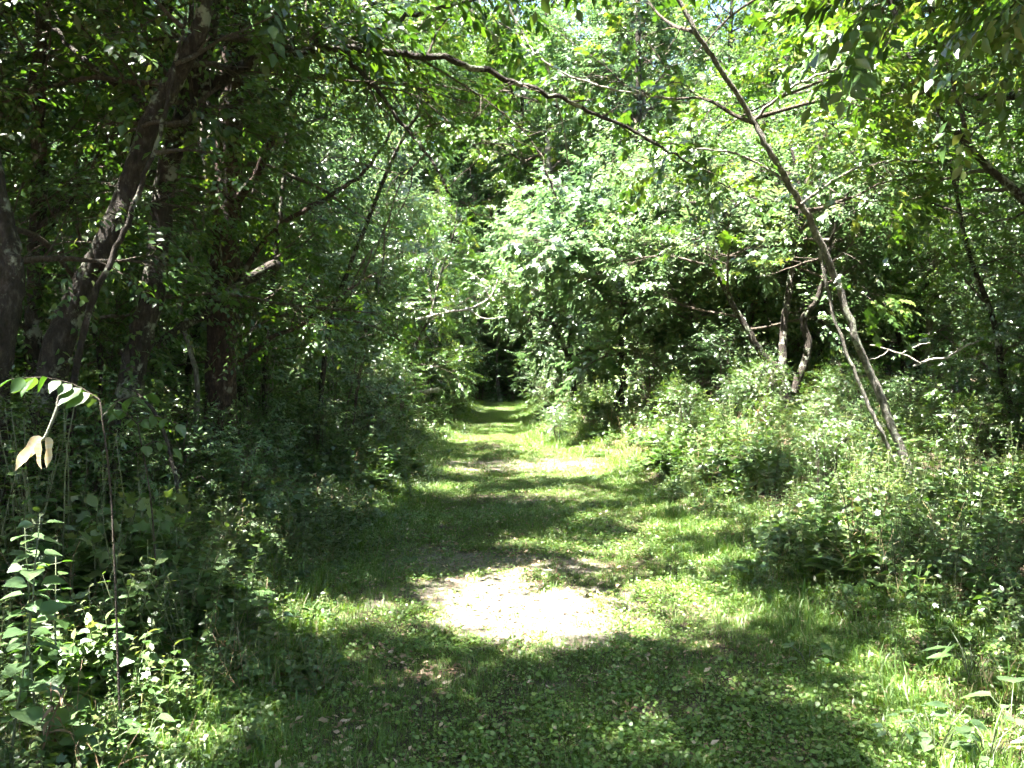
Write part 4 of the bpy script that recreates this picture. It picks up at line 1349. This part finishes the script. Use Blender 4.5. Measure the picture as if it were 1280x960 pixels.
OVAL = [.02, .17, .25, .28, .25, .18, .09, .005]
HEART = [.10, .38, .46, .44, .37, .26, .13, .005]
LANCE = [.02, .08, .12, .13, .12, .09, .05, .005]
ROUND = [.16, .42, .50, .52, .48, .40, .25, .06]
BL = {}
for nm, ol in (('oval', OVAL), ('heart', HEART), ('lance', LANCE), ('round', ROUND)):
    BL[nm] = [big_leaf('leaf_' + nm, ol, M_HERB, 60 + i, .10 + .05 * i) for i in range(2)]
    BL[nm + '_dry'] = [big_leaf('dry_leaf_' + nm, ol, M_DRY, 63, .45, .3)]
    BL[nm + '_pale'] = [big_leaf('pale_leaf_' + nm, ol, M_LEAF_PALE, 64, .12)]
def twisted_leaf(seed):
    rng = np.random.default_rng(seed)
    V, L, S = [], [], []
    for i in range(11):
        t = i / 10
        w = .125 * math.sin(math.pi * min(1, .12 + .9 * t)) * (1 + .35 * math.sin(9 * t + seed)) + .006
        a = 1.1 * t + .5 * math.sin(5 * t + seed)
        for k in (-1, -.4, .4, 1):
            V.append((t, k * w * math.cos(a) + .05 * math.sin(4 * t + seed), k * w * math.sin(a) + .6 * w * abs(k) - .12 * t * t + rng.normal(0, .006)))
    for i in range(10):
        for k in range(3):
            L += [i * 4 + k, (i + 1) * 4 + k, (i + 1) * 4 + k + 1, i * 4 + k + 1]
            S.append(4)
    return new_mesh('withered_leaf', np.array(V), L, S, M_PALE_DRY, np.clip(np.repeat(rng.uniform(0, 1, 11), 4), 0, 1), smooth=True)


BL['wither'] = [twisted_leaf(k) for k in range(4)]
BL['wither_flat'] = [big_leaf('withered_leaf', [.03, .07, .10, .07, .11, .09, .06, .02], M_PALE_DRY, 65, .30, .8)]


def put_leaf(root, rng, p, d, size, kind, tilt=.3, roll=None):
    Rm = frames(np.array([d], float), rng, tilt)[0]
    o = link('leaf', BL[kind][rng.integers(0, len(BL[kind]))], root)
    from mathutils import Matrix
    M = Matrix(((*(Rm[0] * size), p[0]), (*(Rm[1] * size), p[1]), (*(Rm[2] * size), p[2]), (0, 0, 0, 1)))
    o.matrix_local = M
    return o


def leafy_plant(seed, name, label, px, py, style, h, n, size, kind, lean=(0, 0), cat='plant', group=None, depth=None, stem_mat=M_STEM):
    """style: upright (pairs up a stem), rosette (leaves on long stalks), trailing (a low runner)"""
    rng = np.random.default_rng(seed)
    g = ground_at(px, py) if depth is None else None
    if g is None:
        q = pix(px, py, depth)
        g = np.array([q[0], q[1], float(terrain(q[0], q[1]))])
    root = thing(name, label, cat, g, group)
    tb = Tubes()
    if style == 'upright':
        A = arm(rng, (0, 0, -.04), (lean[0], lean[1], 1), h, 6, .06)
        tb.add(A, np.linspace(.0055, .002, 7), 5)
        a0 = rng.uniform(0, 6.28)
        for i in range(n):
            t = .25 + .75 * (i + .5) / n
            k6 = min(int(t * 6), 5)
            q = A[k6] + (A[k6 + 1] - A[k6]) * (t * 6 - k6)
            for k in (0, 1):
                az = a0 + i * 1.75 + k * 3.14 + rng.normal(0, .3)
                d = np.array([math.cos(az), math.sin(az), rng.uniform(-.25, .35)])
                e = q + d * size * .25
                tb.add(np.array([q, e]), [.002, .0014], 3)
                put_leaf(root, rng, e, d + np.array([0, 0, -.15]), size * rng.uniform(.7, 1.15) * (1.15 - .5 * t), kind)
    elif style == 'rosette':
        for i in range(n):
            az = i * 2.4 + rng.normal(0, .3)
            d = np.array([math.cos(az), math.sin(az), 0])
            r = h * rng.uniform(.4, 1.1)
            e = d * r * .8 + np.array([0, 0, h * rng.uniform(.35, 1.0)])
            tb.add(np.array([[0, 0, -.02], e * .5 + np.array([0, 0, h * .15]), e]), [.003, .0025, .0018], 4)
            put_leaf(root, rng, e, d + np.array([0, 0, rng.uniform(-.35, .1)]), size * rng.uniform(.65, 1.15), kind, .25)
    else:
        A = arm(rng, (0, 0, .02), (lean[0], lean[1], .25), h, 8, .18, -.02)
        A[:, 2] = np.maximum(A[:, 2], .02 + .04 * rng.random(9))
        tb.add(A, np.linspace(.004, .002, 9), 4)
        for i in range(n):
            t = (i + .5) / n * 8
            q = A[min(int(t), 7)] + (A[min(int(t) + 1, 8)] - A[min(int(t), 7)]) * (t % 1)
            az = rng.uniform(0, 6.28)
            d = np.array([math.cos(az), math.sin(az), rng.uniform(-.2, .1)])
            e = q + np.array([d[0] * .03, d[1] * .03, rng.uniform(.03, .10)])
            tb.add(np.array([q, e]), [.002, .0015], 3)
            put_leaf(root, rng, e, d, size * rng.uniform(.65, 1.15), kind, .25)
    link('stem', tb.mesh('plant_stem', stem_mat), root)
    return root


def compound_sapling(seed, label, foot, joints, leaflets, size, kind='oval'):
    """foot (px, py, depth) on the ground; joints: the stem; leaflets: list of rachis lines (px, py, depth) with their count"""
    rng = np.random.default_rng(seed)
    b = pix(*foot)
    b[2] = float(terrain(b[0], b[1]))
    root = thing('sapling', label, 'sapling', b)
    tb = Tubes()
    C, R = catmull(np.vstack([b - [0, 0, .05]] + [pix(*q) for q in joints]) - b, np.linspace(.005, .003, len(joints) + 1), 5)
    tb.add(C, R, 6, .04, rng)
    for line, n in leaflets:
        P, Q = catmull(np.array([pix(*q) for q in line]) - b, np.linspace(.0035, .0015, len(line)), 5)
        tb.add(P, Q, 4)
        for i in range(n):
            t = (.15 + .85 * i / max(n - 1, 1)) * (len(P) - 1)
            k = min(int(t), len(P) - 2)
            q = P[k] + (P[k + 1] - P[k]) * (t - k)
            ax = P[k + 1] - P[k]
            ax /= np.linalg.norm(ax)
            sdv = np.cross(ax, [0, 0, 1.0])
            if i == n - 1:
                put_leaf(root, rng, q, ax + [0, 0, -.7], size, kind, .15)
            else:
                for s_ in (-1, 1):
                    put_leaf(root, rng, q, ax * .55 + sdv * s_ * .8 + np.array([0, 0, -.75]), size * rng.uniform(.6, 1.2), kind, .4)
    link('stem', tb.mesh('sapling_stem', M_TWIG), root)
    return root


compound_sapling(601, 'sapling at the left edge holding bright feathered leaves before the dark trunks', (150, 800, 3.2), [(140, 640, 3.2), (125, 500, 3.2)],
                 [([(125, 500, 3.2), (95, 482, 3.2), (55, 472, 3.15), (14, 474, 3.1)], 8), ([(128, 520, 3.2), (150, 500, 3.4), (185, 492, 3.6)], 4)], .10)
compound_sapling(602, 'shaded sapling with drooping feathered leaves right of the bright leaved sapling', (200, 760, 4.0), [(190, 640, 4.0), (172, 530, 4.0)],
                 [([(172, 530, 4.0), (150, 512, 4.0), (122, 512, 4.0)], 4), ([(172, 528, 4.0), (195, 520, 4.0), (222, 530, 3.9)], 4), ([(176, 560, 4.0), (195, 552, 4.0), (216, 560, 4.0)], 3)], .085)

w_rng = np.random.default_rng(603)
wb = pix(78, 500, 3.3)
wr = thing('withered_spray', 'cream withered leaf spray hanging from the bright sapling at the left edge', 'dead leaves', wb)
wt = Tubes()
C, R = catmull(np.array([pix(118, 497, 3.22), pix(78, 492, 3.3), pix(70, 515, 3.3), pix(57, 545, 3.3), pix(50, 552, 3.3)]) - wb, [.004, .005, .007, .006, .004], 5)
wt.add(C, R, 6, .08, w_rng)
link('stalk', wt.mesh('withered_stalk', M_BARK_PALE), wr)
for (a, b_, c, d_, z_) in [((55, 548), (6, 590), 3.3, .15, .18), ((53, 549), (22, 584), 3.33, .25, .12), ((52, 550), (46, 592), 3.27, .2, .12), ((57, 547), (64, 590), 3.3, .2, .125)]:
    p0, p1 = pix(*a, c) - wb, pix(*b_, c) - wb
    put_leaf(wr, w_rng, p0, p1 - p0, z_, 'wither', d_)

PLANTS = [
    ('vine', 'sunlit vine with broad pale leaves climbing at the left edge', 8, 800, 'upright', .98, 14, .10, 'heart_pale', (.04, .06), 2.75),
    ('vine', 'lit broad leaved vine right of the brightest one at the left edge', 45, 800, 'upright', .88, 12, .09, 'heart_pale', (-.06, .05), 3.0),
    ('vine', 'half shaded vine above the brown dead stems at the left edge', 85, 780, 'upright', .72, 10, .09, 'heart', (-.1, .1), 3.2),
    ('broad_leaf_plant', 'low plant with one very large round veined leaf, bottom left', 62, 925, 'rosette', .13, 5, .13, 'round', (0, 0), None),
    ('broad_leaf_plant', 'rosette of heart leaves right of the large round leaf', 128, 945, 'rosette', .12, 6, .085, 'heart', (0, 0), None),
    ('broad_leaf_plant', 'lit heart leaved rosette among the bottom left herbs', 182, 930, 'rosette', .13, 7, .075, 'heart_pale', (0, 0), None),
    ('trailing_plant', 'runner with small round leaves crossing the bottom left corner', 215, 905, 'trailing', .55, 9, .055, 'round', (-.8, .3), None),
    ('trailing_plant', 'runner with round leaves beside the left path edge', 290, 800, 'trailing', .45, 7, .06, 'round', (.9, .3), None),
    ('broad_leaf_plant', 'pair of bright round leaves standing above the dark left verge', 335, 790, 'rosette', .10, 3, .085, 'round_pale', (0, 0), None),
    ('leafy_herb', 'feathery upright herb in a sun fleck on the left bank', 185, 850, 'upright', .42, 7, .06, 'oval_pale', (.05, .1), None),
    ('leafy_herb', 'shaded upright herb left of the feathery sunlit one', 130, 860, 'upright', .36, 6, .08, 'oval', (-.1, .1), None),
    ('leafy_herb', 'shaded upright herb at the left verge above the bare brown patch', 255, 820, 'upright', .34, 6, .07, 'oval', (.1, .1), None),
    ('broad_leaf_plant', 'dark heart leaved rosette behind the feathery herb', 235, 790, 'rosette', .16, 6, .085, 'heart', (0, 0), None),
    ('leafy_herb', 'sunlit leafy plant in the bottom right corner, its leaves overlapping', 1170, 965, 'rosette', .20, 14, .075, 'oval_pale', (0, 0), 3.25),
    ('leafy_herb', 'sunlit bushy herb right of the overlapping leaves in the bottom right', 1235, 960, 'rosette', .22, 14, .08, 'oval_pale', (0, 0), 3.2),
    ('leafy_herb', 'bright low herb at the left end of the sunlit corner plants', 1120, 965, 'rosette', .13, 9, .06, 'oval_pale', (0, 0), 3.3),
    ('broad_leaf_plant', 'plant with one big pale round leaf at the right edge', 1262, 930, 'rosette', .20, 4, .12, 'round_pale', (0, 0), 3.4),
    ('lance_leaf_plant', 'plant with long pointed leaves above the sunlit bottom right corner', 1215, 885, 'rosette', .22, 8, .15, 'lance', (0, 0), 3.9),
    ('leafy_herb', 'round leaved herb standing alone in the right verge grass', 1012, 835, 'rosette', .14, 7, .065, 'heart', (0, 0), None),
    ('leafy_herb', 'upright herb at the right edge among brown stems', 1262, 800, 'upright', .62, 8, .085, 'oval', (-.05, .1), 4.6),
    ('leafy_herb', 'upright herb with drooping leaves right of the sapling clump', 1190, 800, 'upright', .58, 8, .08, 'oval', (.1, 0), 5.0),
    ('leafy_herb', 'dark upright herb at the front of the right bank herbs', 1120, 790, 'upright', .48, 7, .08, 'oval', (-.1, 0), 5.2),
    ('leafy_herb', 'spreading herb at the front left corner of the right bank herbs', 1010, 745, 'upright', .42, 7, .075, 'oval', (-.25, 0), 6.0),
    ('leafy_herb', 'tall sunlit leafy stem below the foot of the leaning twin stem', 1085, 740, 'upright', .98, 10, .10, 'oval_pale', (-.03, 0), 6.2),
    ('leafy_herb', 'shorter leafy stem left of the tall sunlit one', 1040, 735, 'upright', .68, 8, .09, 'oval_pale', (-.12, 0), 6.3),
    ('leafy_herb', 'leafy stem right of the tall sunlit one', 1135, 740, 'upright', .74, 8, .095, 'oval', (.12, 0), 6.1),
    ('leafy_herb', 'tall herb near the right edge under the dark shrubs', 1225, 730, 'upright', .80, 9, .09, 'oval', (.05, 0), 6.2),
    ('dead_herb', 'dry brown leaved stalk in the lit herbs of the right bank', 1062, 730, 'upright', .52, 5, .075, 'lance_dry', (-.05, 0), 6.1),
    ('dead_herb', 'rusty brown dead leaf spray on the right bank before the spreading tree', 935, 560, 'upright', .75, 4, .14, 'lance_dry', (.1, 0), 10.5),
    ('dead_herb', 'clump of dry brown stalks under the vines at the left edge', 40, 830, 'upright', .40, 6, .07, 'lance_dry', (.1, .1), 2.8),
    ('dead_herb', 'dry brown stalk beside the half shaded vine at the left edge', 70, 830, 'upright', .34, 5, .06, 'lance_dry', (-.2, .1), 2.95),
]
for i, (nm, lab, px_, py_2, st, h, n, sz, kd, ln, dp) in enumerate(PLANTS):
    leafy_plant(700 + i, nm, lab, px_, py_2, st, h, n, sz, kd, ln, 'plant', None, dp, M_DRY if 'dry' in kd else M_STEM)
